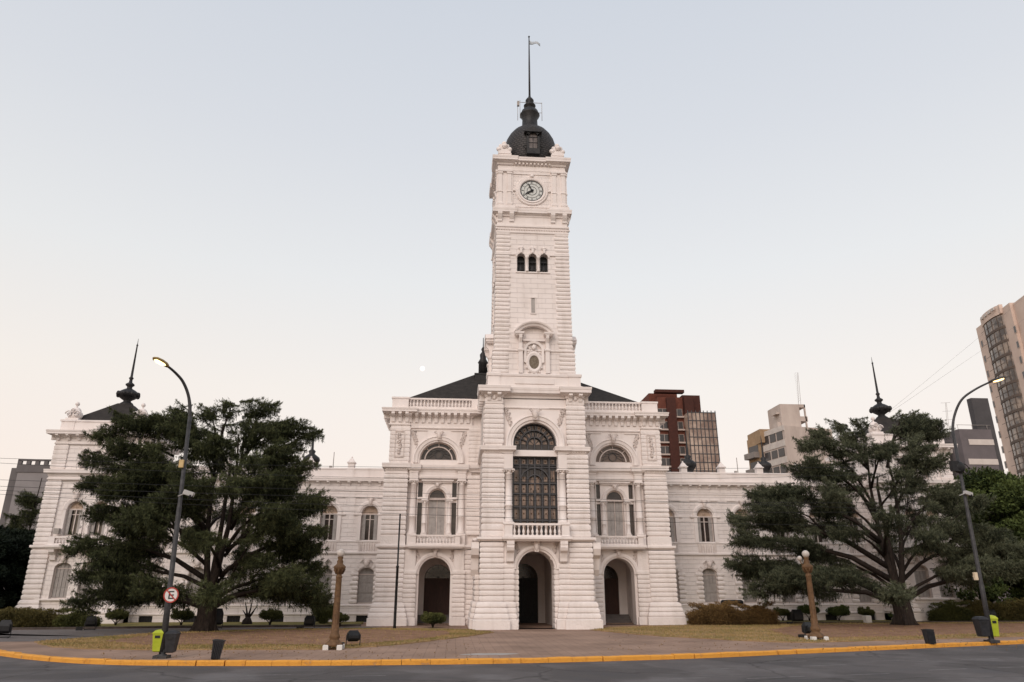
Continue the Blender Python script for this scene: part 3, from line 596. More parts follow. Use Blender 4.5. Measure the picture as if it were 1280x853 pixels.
    balustrade('balustrade', X(4.3), X(9.15), YS + .02, 15.66, 16.44, 18, r=.085)
    vestibule(c, YS + 1.0, 1.13, 4.85, 3.6, .16 if s < 0 else -.1)
    # windows
    f = MB(); yb = YS + .55
    f.arch(c, 8.86, [(.58, yb - .08), (.67, yb - .08), (.67, yb), (.58, yb)], 16, 2.7); f.box(c - .68, c + .68, yb - .1, yb, 8.72, 8.86); f.box(c - .03, c + .03, yb - .07, yb, 6.15, 8.72)
    W_ = hb(f, 'window', 'frame')
    p_ = MB(); p_.archpanel(c, .66, 6.15, 8.86, .64, yb + .01, yb + .04); hb(p_, 'pane', 'glass', W_)
    for q in (-1, 1):
        sh = MB()
        for i in range(2):
            for za, zb in ((6.25, 7.35), (7.42, 8.05), (8.12, 8.62)): sh.box(c + q * (.07 + i * .28), c + q * (.31 + i * .28), yb - .06, yb - .03, za, zb)
        sh.box(c + q * .04, c + q * .60, yb - .03, yb - .01, 6.2, 8.7); hb(sh, 'shutter', 'shutter', W_)
    f = MB(); yb = YS + .4
    f.arch(c, 11.64, [(1.34, yb - .1), (1.42, yb - .1), (1.42, yb), (1.34, yb)], 24, 0, .97); f.arch(c, 11.64, [(1.0, yb - .1), (1.08, yb - .1), (1.08, yb), (1.0, yb)], 24); f.box(c - 1.42, c + 1.42, yb - .1, yb, 11.62, 11.7)
    for k in range(1, 4): a = PI * k / 4; f.tube([(c + 1.04 * math.cos(a), yb - .06, 11.64 + 1.04 * math.sin(a)), (c + 1.38 * math.cos(a), yb - .06, 11.64 + 1.36 * math.sin(a))], .04, 4)
    L_ = hb(f, 'window', 'frame')
    f = MB(); f.arch(c, 12.08, [(.28, yb - .08), (.32, yb - .08), (.32, yb - .03), (.28, yb - .03)], 20, a0=0, a1=2 * PI)
    for k in range(9): a = PI * k / 8; f.tube([(c + .3 * math.cos(a), yb - .04, 12.08 + .3 * math.sin(a)), (c + 1. * math.cos(a), yb - .04, 11.66 + 1. * math.sin(a))], .012, 4)
    f.arch(c, 11.64, [(.8, yb - .06), (.82, yb - .06), (.82, yb - .03), (.8, yb - .03)], 20)
    hb(f, 'tracery', 'polegrey', L_)
    p_ = MB(); p_.archpanel(c, 1.4, 11.64, 11.66, 1.35, yb + .01, yb + .04, 24); hb(p_, 'pane', 'glass' if s < 0 else 'glass_br', L_)
# main roof
rf = MB()
rf.add([(-10.2, 55, 16.2), (10.2, 55, 16.2), (10.2, 74, 16.2), (-10.2, 74, 16.2), (-.8, 63.5, 22.3), (.8, 63.5, 22.3)], [(0, 1, 5, 4), (1, 2, 5), (2, 3, 4, 5), (3, 0, 4)])
rf.box(-10.4, 10.4, YS + .4, 74, 15.2, 15.9)
ROOF = hb(rf, 'roof', 'slate')
def ornate(m, x, y, z, k=1.):
    m.box(x - .75 * k, x + .75 * k, y - .5 * k, y + .5 * k, z - 1, z + .9 * k); m.box(x - .8 * k, x + .8 * k, y - .55 * k, y + .55 * k, z + .8 * k, z + .95 * k)
    m.lathe(x, y, [(.42 * k, z + .9 * k), (.42 * k, z + 2.0 * k), (.5 * k, z + 2.1 * k), (.28 * k, z + 2.5 * k), (.32 * k, z + 2.9 * k), (.12 * k, z + 3.2 * k), (.2 * k, z + 3.45 * k), (.05 * k, z + 3.7 * k), (.03, z + 4.6 * k)], 12)
for s in (-1, 1): m = MB(); ornate(m, s * 3.25, 60, 19.2, .93); hb(m, 'roof_finial', 'iron', ROOF)
# ---------------- tower (part) with its pieces
TY = 51.7
def faces4(m, fn, n=4):
    for k in range(n): m.M = Matrix.Translation((0, TY, 0)) @ Matrix.Rotation(k * PI / 2, 4, 'Z'); fn(m)
    m.M = None
tw = MB()
tw.prof(-2.78, 2.78, TY - 2.78, TY + 2.78, [(.15, 16.6), (.13, 18.5), (.04, 18.6), (.0, 21), (-.06, 24.6)])
def bell(m): m.band(-2.72, 2.72, 24.6, 28.3, -2.72, [(-.87, .31, 24.95, 26.15, .31), (0, .31, 24.95, 26.15, .31), (.87, .31, 24.95, 26.15, .31)], .5, 12)
faces4(tw, bell)
tw.box(-2.3, 2.3, TY - 2.3, TY + 2.3, 26.8, 28.3)
tw.prof(-2.62, 2.62, TY - 2.62, TY + 2.62, [(0, 28.3), (0, 34)])
TOWER = hb(tw, 'tower', 'blocks_big')
m = MB(); 
m.prof(-3.25, 3.25, TY - 3.1, TY + 3.1, [(.1, 15.75), (.1, 15.95), (0, 16.0), (0, 16.62), (.06, 16.66), (.08, 16.8), (0, 16.86)])
for q in (-1, 1): m.prof(q * 2.45, q * 3.3, TY - 3.16, TY - 2.2, [(.1, 15.75), (.1, 15.95), (0, 16.0), (0, 16.62), (.07, 16.66), (.09, 16.82), (0, 16.88)])
m.box(-1.4, 1.4, TY - 3.16, TY - 3, 16.1, 16.5)
hb(m, 'plinth', 'stucco', TOWER)
n_c = 35; QM = {(u, v): MB() for u in (-1, 1) for v in (-1, 1)}
for i in range(n_c):
    z = 16.9 + i * .325
    if z > 28.1: break
    h_ = 2.93 if z < 18.5 else 2.80 - .06 * (z - 18.6) / 6
    wq = 1.02 if z < 18.5 else (.98 if i % 2 else .9)
    for sx in (-1, 1):
        for sy in (-1, 1):
            QM[sx, sy].prof(sx * (h_ - wq), sx * h_, TY + (sy * h_ if sy < 0 else h_ - wq), TY + (-(h_ - wq) if sy < 0 else h_), [(0, z), (.05, z + .04), (.075, z + .14), (.075, z + .18), (.05, z + .27), (0, z + .31)])
for m in QM.values(): hb(m, 'quoin', 'rough', TOWER)
m = MB()
m.prof(-2.86, 2.86, TY - 2.86, TY + 2.86, STR(18.5, .22, .12)); 
faces4(m, lambda m: [m.box(q * 1.3, q * 2.79, -2.81, -2.6, 26.3, 26.42) for q in (-1, 1)])
m.prof(-2.72, 2.72, TY - 2.72, TY + 2.72, [(0, 28.1), (.08, 28.18), (.08, 28.3), (.03, 28.34), (.03, 28.6), (.12, 28.66), (.12, 28.8), (0, 28.85), (0, 29.6)])
hb(m, 'string_course', 'stucco', TOWER)
m = MB()
def dn(m):
    for k in range(30): m.box(-2.8 + k * .193, -2.8 + k * .193 + .09, -2.84, -2.7, 28.42, 28.56)
    for x in (-2.5, -1.6, 1.6, 2.5): m.ext([(-2.7, 29.9), (-3.05, 29.9), (-3.05, 29.7), (-2.95, 29.5), (-2.82, 29.3), (-2.82, 29.15), (-2.7, 29.1)], x - .17, x + .17)
faces4(m, dn); m.prof(-2.72, 2.72, TY - 2.72, TY + 2.72, CORN(29.55, .6, .3))
for sx in (-1, 1):
    for sy in (-1, 1): m.prof(sx * 1.45, sx * 2.78, TY + min(sy * 2.78, sy * 1.45), TY + max(sy * 2.78, sy * 1.45), CORN(29.55, .63, .3) + [(0, 30.2), (.12, 30.22), (.12, 30.5), (0, 30.55)])
hb(m, 'cornice', 'stucco', TOWER)
# bell stage trims
m = MB()
def bt(m):
    for x in (-.435, .435): m.lathe(x, -2.75, [(.12, 24.95), (.12, 25.05), (.085, 25.1), (.08, 26.0), (.1, 26.02), (.13, 26.15), (.13, 26.2)], 10)
    for x in (-.87, 0, .87):
        m.arch(x, 26.15, [(.31, -2.6), (.31, -2.78), (.42, -2.8), (.42, -2.6)], 12); m.exty([(x - .06, 26.5), (x + .06, 26.5), (x + .1, 26.85), (x - .1, 26.85)], -2.86, -2.7); m.curl(x - .12, 26.85, -2.8, .1, -1, 1.1, .03); m.curl(x + .12, 26.85, -2.8, .1, 1, 1.1, .03); m.ball(x, -2.82, 26.92, .1, .06, .1)
    m.box(-1.3, 1.3, -2.78, -2.6, 24.85, 24.95)
for k in range(4): m = MB(); m.M = Matrix.Translation((0, TY, 0)) @ Matrix.Rotation(k * PI / 2, 4, 'Z'); bt(m); hb(m, 'bell_arcade', 'stucco', TOWER)
for x in (-.87, 0, .87):
    m = MB(); m.lathe(x, TY - 2.35, [(.27, 25.12), (.24, 25.2), (.17, 25.35), (.14, 25.55), (.1, 25.62), (.03, 25.66), (.03, 25.9)], 12); m.box(x - .28, x + .28, TY - 2.38, TY - 2.3, 25.88, 25.96); hb(m, 'bell', 'iron', TOWER)
m = MB(); m.box(-2.2, 2.2, TY - 2.2, TY + 2.2, 24.7, 26.9); hb(m, 'belfry_core', 'black', TOWER)  # solid black box filling the belfry behind the bells
m = MB(); faces4(m, lambda m: (m.box(-.14, .14, -2.785, -2.7, 21.65, 22.75))); hb(m, 'slit_window', 'shutter', TOWER)
m = MB(); faces4(m, lambda m: (m.box(-.2, -.14, -2.82, -2.7, 21.6, 22.8), m.box(.14, .2, -2.82, -2.7, 21.6, 22.8), m.box(-.22, .22, -2.84, -2.7, 22.8, 22.86), m.box(-.22, .22, -2.84, -2.7, 21.54, 21.6)), 4); hb(m, 'window_frame', 'stucco', TOWER)
# aedicule with curved hood and oval window, on each face
m = MB()
def aed(m):
    y = -2.93
    for q in (-1, 1): m.box(q * .82, q * 1.12, y - .22, -2.6, 16.9, 18.55); m.prof(q * .8, q * 1.14, y - .24, -2.6, STR(18.5, .2, .05)); m.box(q * .85, q * 1.1, y - .2, -2.6, 18.7, 19.6); m.ext([(y + .1, 19.75), (y - .45, 19.75), (y - .42, 19.5), (y - .22, 19.2), (y - .16, 18.95), (y + .1, 18.9)], q * .87, q * 1.08)
    for q in (-1, 1): m.prof(q * .82, q * 1.3, y - .38, -2.6, CORN(19.7, .24, .1))
    R_ = 1.72; zc = 19.02; a0 = math.asin(.93 / R_) ; 
    m.arch(0, zc, [(R_ - .28, y + .1), (R_ - .28, y - .3), (R_ - .14, y - .36), (R_ - .1, y - .46), (R_, y - .5), (R_ + .04, y + .1)], 20, a0=rad(36), a1=rad(144))
    m.arch(0, 18.62, [(.55, y + .1), (.55, y - .1), (.72, y - .14), (.74, y + .1)], 18, .9)
    m.box(-.8, .8, y - .1, -2.6, 19.35, 19.5)
    m.arch(0, 17.74, [(.36, y + .05), (.36, y - .12), (.5, y - .16), (.58, y - .1), (.58, y + .05)], 24, 0, 1.42, a0=0, a1=2 * PI)
    r = random.Random(4)
    for k in range(14): a = 2 * PI * k / 14; m.ball(.62 * math.cos(a), y - .06, 17.74 + .9 * math.sin(a), .07, .06, .09, 6, 4)
    for k in range(18): m.curl(r.uniform(-.42, .42), 18.35 + r.uniform(.2, .7), y - .06, .09, r.choice((-1, 1)), 1.1, .03, r.uniform(0, 6))
    m.ball(0, y - .12, 18.85, .16, .12, .2)
for k in (0, 1, 3): m = MB(); m.M = Matrix.Translation((0, TY, 0)) @ Matrix.Rotation(k * PI / 2, 4, 'Z'); aed(m); hb(m, 'aedicule', 'stucco', TOWER)
lg = noisy('leaded_glass', (.10, .075, .05), (.22, .18, .13), 9, .4)
for k in (0, 1, 3): m = MB(); m.M = Matrix.Translation((0, TY, 0)) @ Matrix.Rotation(k * PI / 2, 4, 'Z'); m.disc(0, 17.74, .37, -3.0, -2.9, 20, 1.4); hb(m, 'oval_window', lg, TOWER)
# clock stage
m = MB()
def ck(m):
    y = -2.62
    for q in (-1, 1):
        m.box(q * 1.5, q * 2.68, y - .08, y, 30.5, 33.6)
        for a in (1.62, 2.34): m.box(q * a, q * (a + .3), y - .16, y, 30.75, 33.5); m.prof(q * a, q * (a + .3), y - .16, y, STR(30.5, .3, .06)); m.prof(q * a, q * (a + .3), y - .16, y, STR(33.3, .2, .06)); m.prof(q * a, q * (a + .3), y - .165, y, [(0, 31.7), (.04, 31.74), (.04, 31.8), (0, 31.84)])
        m.prof(q * 1.55, q * 2.66, y - .18, y, [(0, 33.52), (.05, 33.56), (.05, 33.72), (0, 33.76)])
        m.box(q * 1.5, q * 2.68, y - .05, y, 33.7, 34.1)
        m.ball(q * 1.38, y - .06, 31.95, .13, .08, .1, 6, 4)
    m.box(-1.5, 1.5, y - .06, y, 33.42, 33.56); m.box(-1.3, 1.3, y - .04, y, 30.5, 30.6)
    m.arch(0, 31.95, [(.9, y + .05), (.9, y - .06), (.96, y - .15), (1.08, y - .17), (1.12, y - .1), (1.24, y - .12), (1.3, y - .05), (1.3, y + .05)], 36, a0=0, a1=2 * PI)
    m.ball(0, y - .15, 33.22, .17, .12, .14)
faces4(m, ck); hb(m, 'clock_stage', 'stucco', TOWER)
m = MB(); m.prof(-2.62, 2.62, TY - 2.62, TY + 2.62, [(0, 33.7), (.03, 33.75), (.03, 34.1)] + CORN(34.2, .6, .42))
for sx in (-1, 1):
    for sy in (-1, 1): m.prof(sx * 1.5, sx * 2.7, TY + min(sy * 2.7, sy * 1.5), TY + max(sy * 2.7, sy * 1.5), CORN(34.2, .64, .42) + [(-.1, 34.86), (-.1, 35.4)])
faces4(m, lambda m: [m.box(-1.35 + k * .3, -1.2 + k * .3, -2.85, -2.6, 34.25, 34.4) for k in range(10)])
hb(m, 'cornice', 'stucco', TOWER)
for sx in (-1, 1):
    for sy in (-1, 1):
        m = MB()
        x, y = sx * 2.15, TY + sy * 2.15
        m.prof(x - .5, x + .5, y - .5, y + .5, [(0, 35.3), (.0, 35.7), (-.06, 35.75)]); m.ball(x, y, 35.95, .5, .5, .45, 10, 6)
        for a, b, z, r_ in ((.45, 0, 36.0, .2), (-.45, 0, 36.0, .2), (0, .45, 36.0, .2), (0, -.45, 36.0, .2), (0, 0, 36.5, .22), (.3, 0, 36.3, .15), (-.3, 0, 36.3, .15), (.42, -.4, 35.7, .18), (-.42, -.4, 35.7, .18)): m.ball(x + a, y + b, z, r_, r_, r_, 8, 5)
        m.curl(x, 35.95, y - sy * 0 - .52, .25, 1, 1.3, .05); hb(m, 'corner_finial', 'stucco', TOWER)
wm = noisy('clock_dial', (.52, .54, .52), (.62, .63, .60), 5, .4)
for k in (0, 1):
    m = MB(); m.M = Matrix.Translation((0, TY, 0)) @ Matrix.Rotation(-k * PI / 2, 4, 'Z'); m.disc(0, 31.95, .92, -2.67, -2.6, 40); F = hb(m, 'clock_face', wm, TOWER)
    m = MB(); m.M = Matrix.Translation((0, TY, 0)) @ Matrix.Rotation(-k * PI / 2, 4, 'Z')
    for r0, r1 in ((.36, .39), (.60, .62), (.84, .92)): m.arch(0, 31.95, [(r0, -2.67), (r0, -2.69), (r1, -2.69), (r1, -2.67)], 36, a0=0, a1=2 * PI)
    nums = ['XII', 'I', 'II', 'III', 'IIII', 'V', 'VI', 'VII', 'VIII', 'IX', 'X', 'XI']
    for i, t in enumerate(nums):
        a = PI / 2 - i * PI / 6; d = Vector((math.cos(a), 0, math.sin(a))); q = Vector((math.sin(a), 0, -math.cos(a))); base = Vector((0, -2.685, 31.95)); ww = .05 * len(t)
        for j, ch in enumerate(t):
            cc = base + q * ((j + .5) * .05 - ww / 2)
            segs = {'I': [(0, 0)], 'V': [(-.018, 0), (.018, 0)], 'X': [(-.02, .02), (.02, -.02)]}[ch]
            for u, v_ in segs: p0 = cc + q * u + d * .81; p1 = cc + q * v_ + d * .65; m.add([p0 - q * .009, p0 + q * .009, p1 + q * .009, p1 - q * .009], [(0, 1, 2, 3)])
    hb(m, 'clock_numerals', 'black', TOWER)
    for ang, ln, wd_ in ((PI / 2 + rad(24), .74, .045), (PI / 2 + rad(122), .62, .07)):
        m = MB(); m.M = Matrix.Translation((0, TY, 0)) @ Matrix.Rotation(-k * PI / 2, 4, 'Z'); d = (math.cos(ang), math.sin(ang)); q = (-d[1], d[0])
        m.exty([(q[0] * wd_ - d[0] * .15, 31.95 + q[1] * wd_ - d[1] * .15), (q[0] * wd_ + d[0] * ln * .7, 31.95 + q[1] * wd_ + d[1] * ln * .7), (d[0] * ln, 31.95 + d[1] * ln), (-q[0] * wd_ + d[0] * ln * .7, 31.95 - q[1] * wd_ + d[1] * ln * .7), (-q[0] * wd_ - d[0] * .15, 31.95 - q[1] * wd_ - d[1] * .15)], -2.74, -2.71)
        m.ball(0, -2.72, 31.95, .09, .04, .09); hb(m, 'clock_hand', 'black', TOWER)
# dome
dmm, dt, db = new_mat('slate_scales', (.03, .028, .028), .55, 0, .3); n = dt.nodes.new; l = dt.links.new
co = n('ShaderNodeTexCoord'); s3 = n('ShaderNodeSeparateXYZ'); l(co.outputs['UV'], s3.inputs[0]); br = n('ShaderNodeTexBrick'); l(co.outputs['UV'], br.inputs['Vector'])
br.inputs['Scale'].default_value = 1; br.inputs['Brick Width'].default_value = .3; br.inputs['Row Height'].default_value = .2; br.inputs['Mortar Size'].default_value = .025; br.inputs['Color1'].default_value = (.035, .032, .031, 1); br.inputs['Color2'].default_value = (.055, .048, .046, 1); br.inputs['Mortar'].default_value = (.008, .007, .007, 1)
l(br.outputs['Color'], db.inputs['Base Color']); bp = n('ShaderNodeBump'); bp.invert = True; bp.inputs['Distance'].default_value = .04; l(br.outputs['Fac'], bp.inputs['Height']); l(bp.outputs[0], db.inputs['Normal'])
DX, DY = .14, 51.3
m = MB(); prf = [(2.05, 34.9), (2.14, 35.6), (2.2, 36.4), (2.2, 36.9), (2.14, 37.4), (2.0, 37.9), (1.8, 38.3), (1.5, 38.7), (1.1, 39.02), (.75, 39.2), (.66, 39.25)]
m.lathe(DX, DY, prf, 32); DOME = hb(m, 'dome', dmm, TOWER)
uv = DOME.data.uv_layers.new(name='UVMap')
for poly in DOME.data.polygons:
    cx_ = sum(math.atan2(DOME.data.vertices[v].co.y - DY, DOME.data.vertices[v].co.x - DX) for v in poly.vertices) / len(poly.vertices)
    for li in poly.loop_indices:
        v = DOME.data.vertices[DOME.data.loops[li].vertex_index].co; a = math.atan2(v.y - DY, v.x - DX)
        if a - cx_ > 3: a -= 2 * PI
        if cx_ - a > 3: a += 2 * PI
        if abs(cx_) < .3 and len(poly.vertices) == 4 and abs(a) > 3: a = 0
        uv.data[li].uv = (a * 2.1, v.z)
m = MB(); m.lathe(DX, DY, [(.74, 39.15), (.76, 39.3), (.68, 39.4), (.64, 40.3), (.84, 40.62), (.86, 40.7), (.78, 40.8), (.7, 41.05), (.5, 41.25), (.34, 41.35), (.34, 41.42), (.5, 41.55), (.52, 41.65), (.32, 41.85), (.26, 41.95), (.36, 42.1), (.36, 42.2), (.24, 42.4), (.12, 42.5), (.1, 42.7)], 16); hb(m, 'lantern', 'iron', TOWER)
m = MB(); m.tube([(DX, DY, 42.5), (DX, DY, 46), (DX, DY, 49.0)], [.09, .075, .045], 8); m.ball(DX, DY, 49.05, .09); FP = hb(m, 'flagpole', 'polegrey', TOWER)
m = MB()
for a, b in ((-1.02, .1), (1.05, .0), (-.85, -.2)): m.tube([(DX + a, DY + b, 40.2), (DX + a, DY + b, 42.05)], .022, 5)
m.box(DX - 1.08, DX - .9, DY - .1, DY + .1, 41.6, 42.05); m.box(DX - 1.05, DX + 1.08, DY - .02, DY + .02, 41.98, 42.01); m.tube([(DX + 1.05, DY, 41.0), (DX + .6, DY, 41.0)], .02, 5); hb(m, 'antenna', 'concrete', TOWER)
m = MB(); m.M = Matrix.Translation((DX, DY - .1, -.3))
m.box(-.52, -.36, -2.3, -1.4, 36.0, 37.45); m.box(.36, .52, -2.3, -1.4, 36.0, 37.45); m.box(-.52, .52, -2.32, -1.4, 35.6, 36.1)
m.arch(0, 37.25, [(.36, -1.2), (.36, -2.3), (.54, -2.3), (.54, -1.2)], 14); m.exty([(-.72, 37.62), (-.55, 37.6), (.55, 37.6), (.72, 37.62), (.3, 37.92), (0, 38.05), (-.3, 37.92)], -2.42, -1.0); m.ball(0, -2.2, 38.15, .08, .08, .14)
m.curl(-.62, 36.2, -2.25, .2, -1, 1.2, .05); m.curl(.62, 36.2, -2.25, .2, 1, 1.2, .05); DM = hb(m, 'dormer', 'iron', TOWER)
m = MB(); m.M = Matrix.Translation((DX, DY - .1, -.3)); m.archpanel(0, .35, 36.1, 37.25, .35, -2.12, -2.08); hb(m, 'dormer_pane', noisy('dusty_pane', (.10, .085, .08), (.2, .17, .16), 4, .3), TOWER)
m = MB(); m.M = Matrix.Translation((DX, DY - .1, -.3)); m.box(-.02, .02, -2.16, -2.1, 36.1, 37.6); m.box(-.35, .35, -2.16, -2.1, 36.7, 36.74); m.box(-.35, .35, -2.16, -2.1, 37.2, 37.25); hb(m, 'dormer_frame', 'iron', TOWER)
# flag
m = MB(); fx = DX + .05; rows = []
for i in range(11):
    t = i / 10; x = fx + t * .95; yy = DY + .12 * math.sin(t * 7); z0 = 48.45 - .12 * t + .05 * math.sin(5 * t); hh = .42 * (1 - .45 * math.sin(t * PI * .8)) + .0 * t
    rows.append([(x, yy, z0 + hh / 2), (x, yy + .03, z0 + hh / 6), (x, yy, z0 - hh / 6), (x, yy + .02, z0 - hh / 2)])
m.loop(rows, closed=False, caps=False)
fo = m.build('flag', noisy('pale_flag_cloth', (.42, .47, .52), (.55, .58, .6), 3, .8)); md = fo.modifiers.new('t', 'SOLIDIFY'); md.thickness = .01
tag(fo, 'small pale flag blowing from the tip of the tower flagpole', 'flag')

am = M['asphalt']; t_ = am.node_tree; b_ = t_.nodes['Principled BSDF']; src = b_.inputs['Base Color'].links[0].from_socket
co = t_.nodes.new('ShaderNodeTexCoord'); vo = t_.nodes.new('ShaderNodeTexVoronoi'); vo.feature = 'DISTANCE_TO_EDGE'; vo.inputs['Scale'].default_value = .16; nn_ = t_.nodes.new('ShaderNodeTexNoise'); nn_.inputs['Scale'].default_value = .8; nn_.inputs['Detail'].default_value = 5
ad_ = t_.nodes.new('ShaderNodeVectorMath'); ad_.operation = 'ADD'; t_.links.new(co.outputs['Object'], ad_.inputs[0]); t_.links.new(nn_.outputs['Color'], ad_.inputs[1]); t_.links.new(co.outputs['Object'], nn_.inputs['Vector']); t_.links.new(ad_.outputs[0], vo.inputs['Vector'])
mr = t_.nodes.new('ShaderNodeMapRange'); t_.links.new(vo.outputs['Distance'], mr.inputs[0]); mr.inputs[1].default_value = 0; mr.inputs[2].default_value = .012; mr.inputs[3].default_value = .55; mr.inputs[4].default_value = 1
n3 = t_.nodes.new('ShaderNodeTexNoise'); n3.inputs['Scale'].default_value = .22; n3.inputs['Detail'].default_value = 3; t_.links.new(co.outputs['Object'], n3.inputs['Vector']); m3 = t_.nodes.new('ShaderNodeMapRange'); t_.links.new(n3.outputs['Fac'], m3.inputs[0]); m3.inputs[1].default_value = .47; m3.inputs[2].default_value = .52; m3.inputs[3].default_value = .84; m3.inputs[4].default_value = 1.08
mu_ = t_.nodes.new('ShaderNodeMath'); mu_.operation = 'MULTIPLY'; t_.links.new(mr.outputs[0], mu_.inputs[0]); t_.links.new(m3.outputs[0], mu_.inputs[1])
mx_ = t_.nodes.new('ShaderNodeVectorMath'); mx_.operation = 'SCALE'; t_.links.new(src, mx_.inputs[0]); t_.links.new(mu_.outputs[0], mx_.inputs['Scale']); t_.links.new(mx_.outputs[0], b_.inputs['Base Color'])
# ---------------- window kinds (local coordinates: x centre 0, glass plane y 0, z from the sill)
def win_upper(hw, h, rise, open_=True):
    f = MB(); f.arch(0, h, [(hw - .09, -.09), (hw, -.09), (hw, 0), (hw - .09, 0)], 16, h, rise / hw); f.box(-hw, hw, -.1, 0, h - .07, h + .03); f.box(-hw, hw, -.09, 0, 0, .07)
    f.box(-.04, .04, -.07, 0, 0, h); f.box(-hw * .5, hw * .5, -.06, 0, h * .78, h * .78 + .05)
    W_ = f.build('window', M['frame'], HALL)
    p = MB(); p.archpanel(0, hw - .02, .02, h, rise - .02, .01, .03); p.build('pane', M['glass'], W_)
    p = MB(); p.archpanel(0, hw - .1, h + .02, h + .02, rise - .1, -.05, -.02)
    for k in range(1, 6): a = PI * k / 6; p.tube([(0, -.05, h + .05), (math.cos(a) * (hw - .12), -.05, h + math.sin(a) * (rise - .12))], .012, 4)
    p.build('fanlight_blind', M['curtain'], W_)
    for q in (-1, 1):
        s = MB(); x1 = hw - .06; x0 = x1 - hw * .42
        s.box(q * x0, q * x1, -.14, -.1, .04, h - .06)
        for a, b in ((.1, h * .46), (h * .5, h - .14)): s.box(q * (x0 + .04), q * (x1 - .04), -.155, -.14, a, b)
        s.build('shutter', M['shutter'], W_)
    return W_
def win_lower(hw, h, rise):
    f = MB(); f.arch(0, h, [(hw - .07, -.08), (hw, -.08), (hw, 0), (hw - .07, 0)], 16, h, rise / hw); f.box(-hw, hw, -.09, 0, h - .03, h + .03); f.box(-hw, hw, -.1, 0, 0, .06)
    W_ = f.build('window', M['frame'], HALL)
    p = MB(); p.archpanel(0, hw - .04, .02, h, rise - .03, .0, .03); p.build('pane', M['shutter'], W_)
    for q in (-1, 1):
        s = MB()
        for i in range(2):
            x0 = .03 + i * (hw - .1) / 2; x1 = x0 + (hw - .1) / 2 - .03
            for a, b in ((.08, h * .33), (h * .36, h * .68), (h * .71, h - .05)):
                s.box(q * x0, q * x1, -.045, -.01, a, b)
                nn = int((b - a) / .09)
                for k in range(nn): s.box(q * (x0 + .02), q * (x1 - .02), -.06, -.045, a + .03 + k * .09, a + .065 + k * .09)
            s.box(q * x0, q * x1, -.045, -.01, h + .05, h + rise * (.82 if i == 0 else .45))
        s.build('shutter', M['shutter'], W_)
    return W_
WU = win_upper(.68, 2.1, .68); WL = win_lower(.66, 2.15, .5)
used = {WU.name: False, WL.name: False}
def put(wn, x, y, z, label=None):
    loc = (x, y - 54.4, z)
    if not used[wn.name]: used[wn.name] = True; o = wn; o.location = loc
    else: o = dup(wn, HALL, loc, False)
    if label: o['label'] = label
    return o
WX = [12.2 + 3.23 * k for k in range(6)]
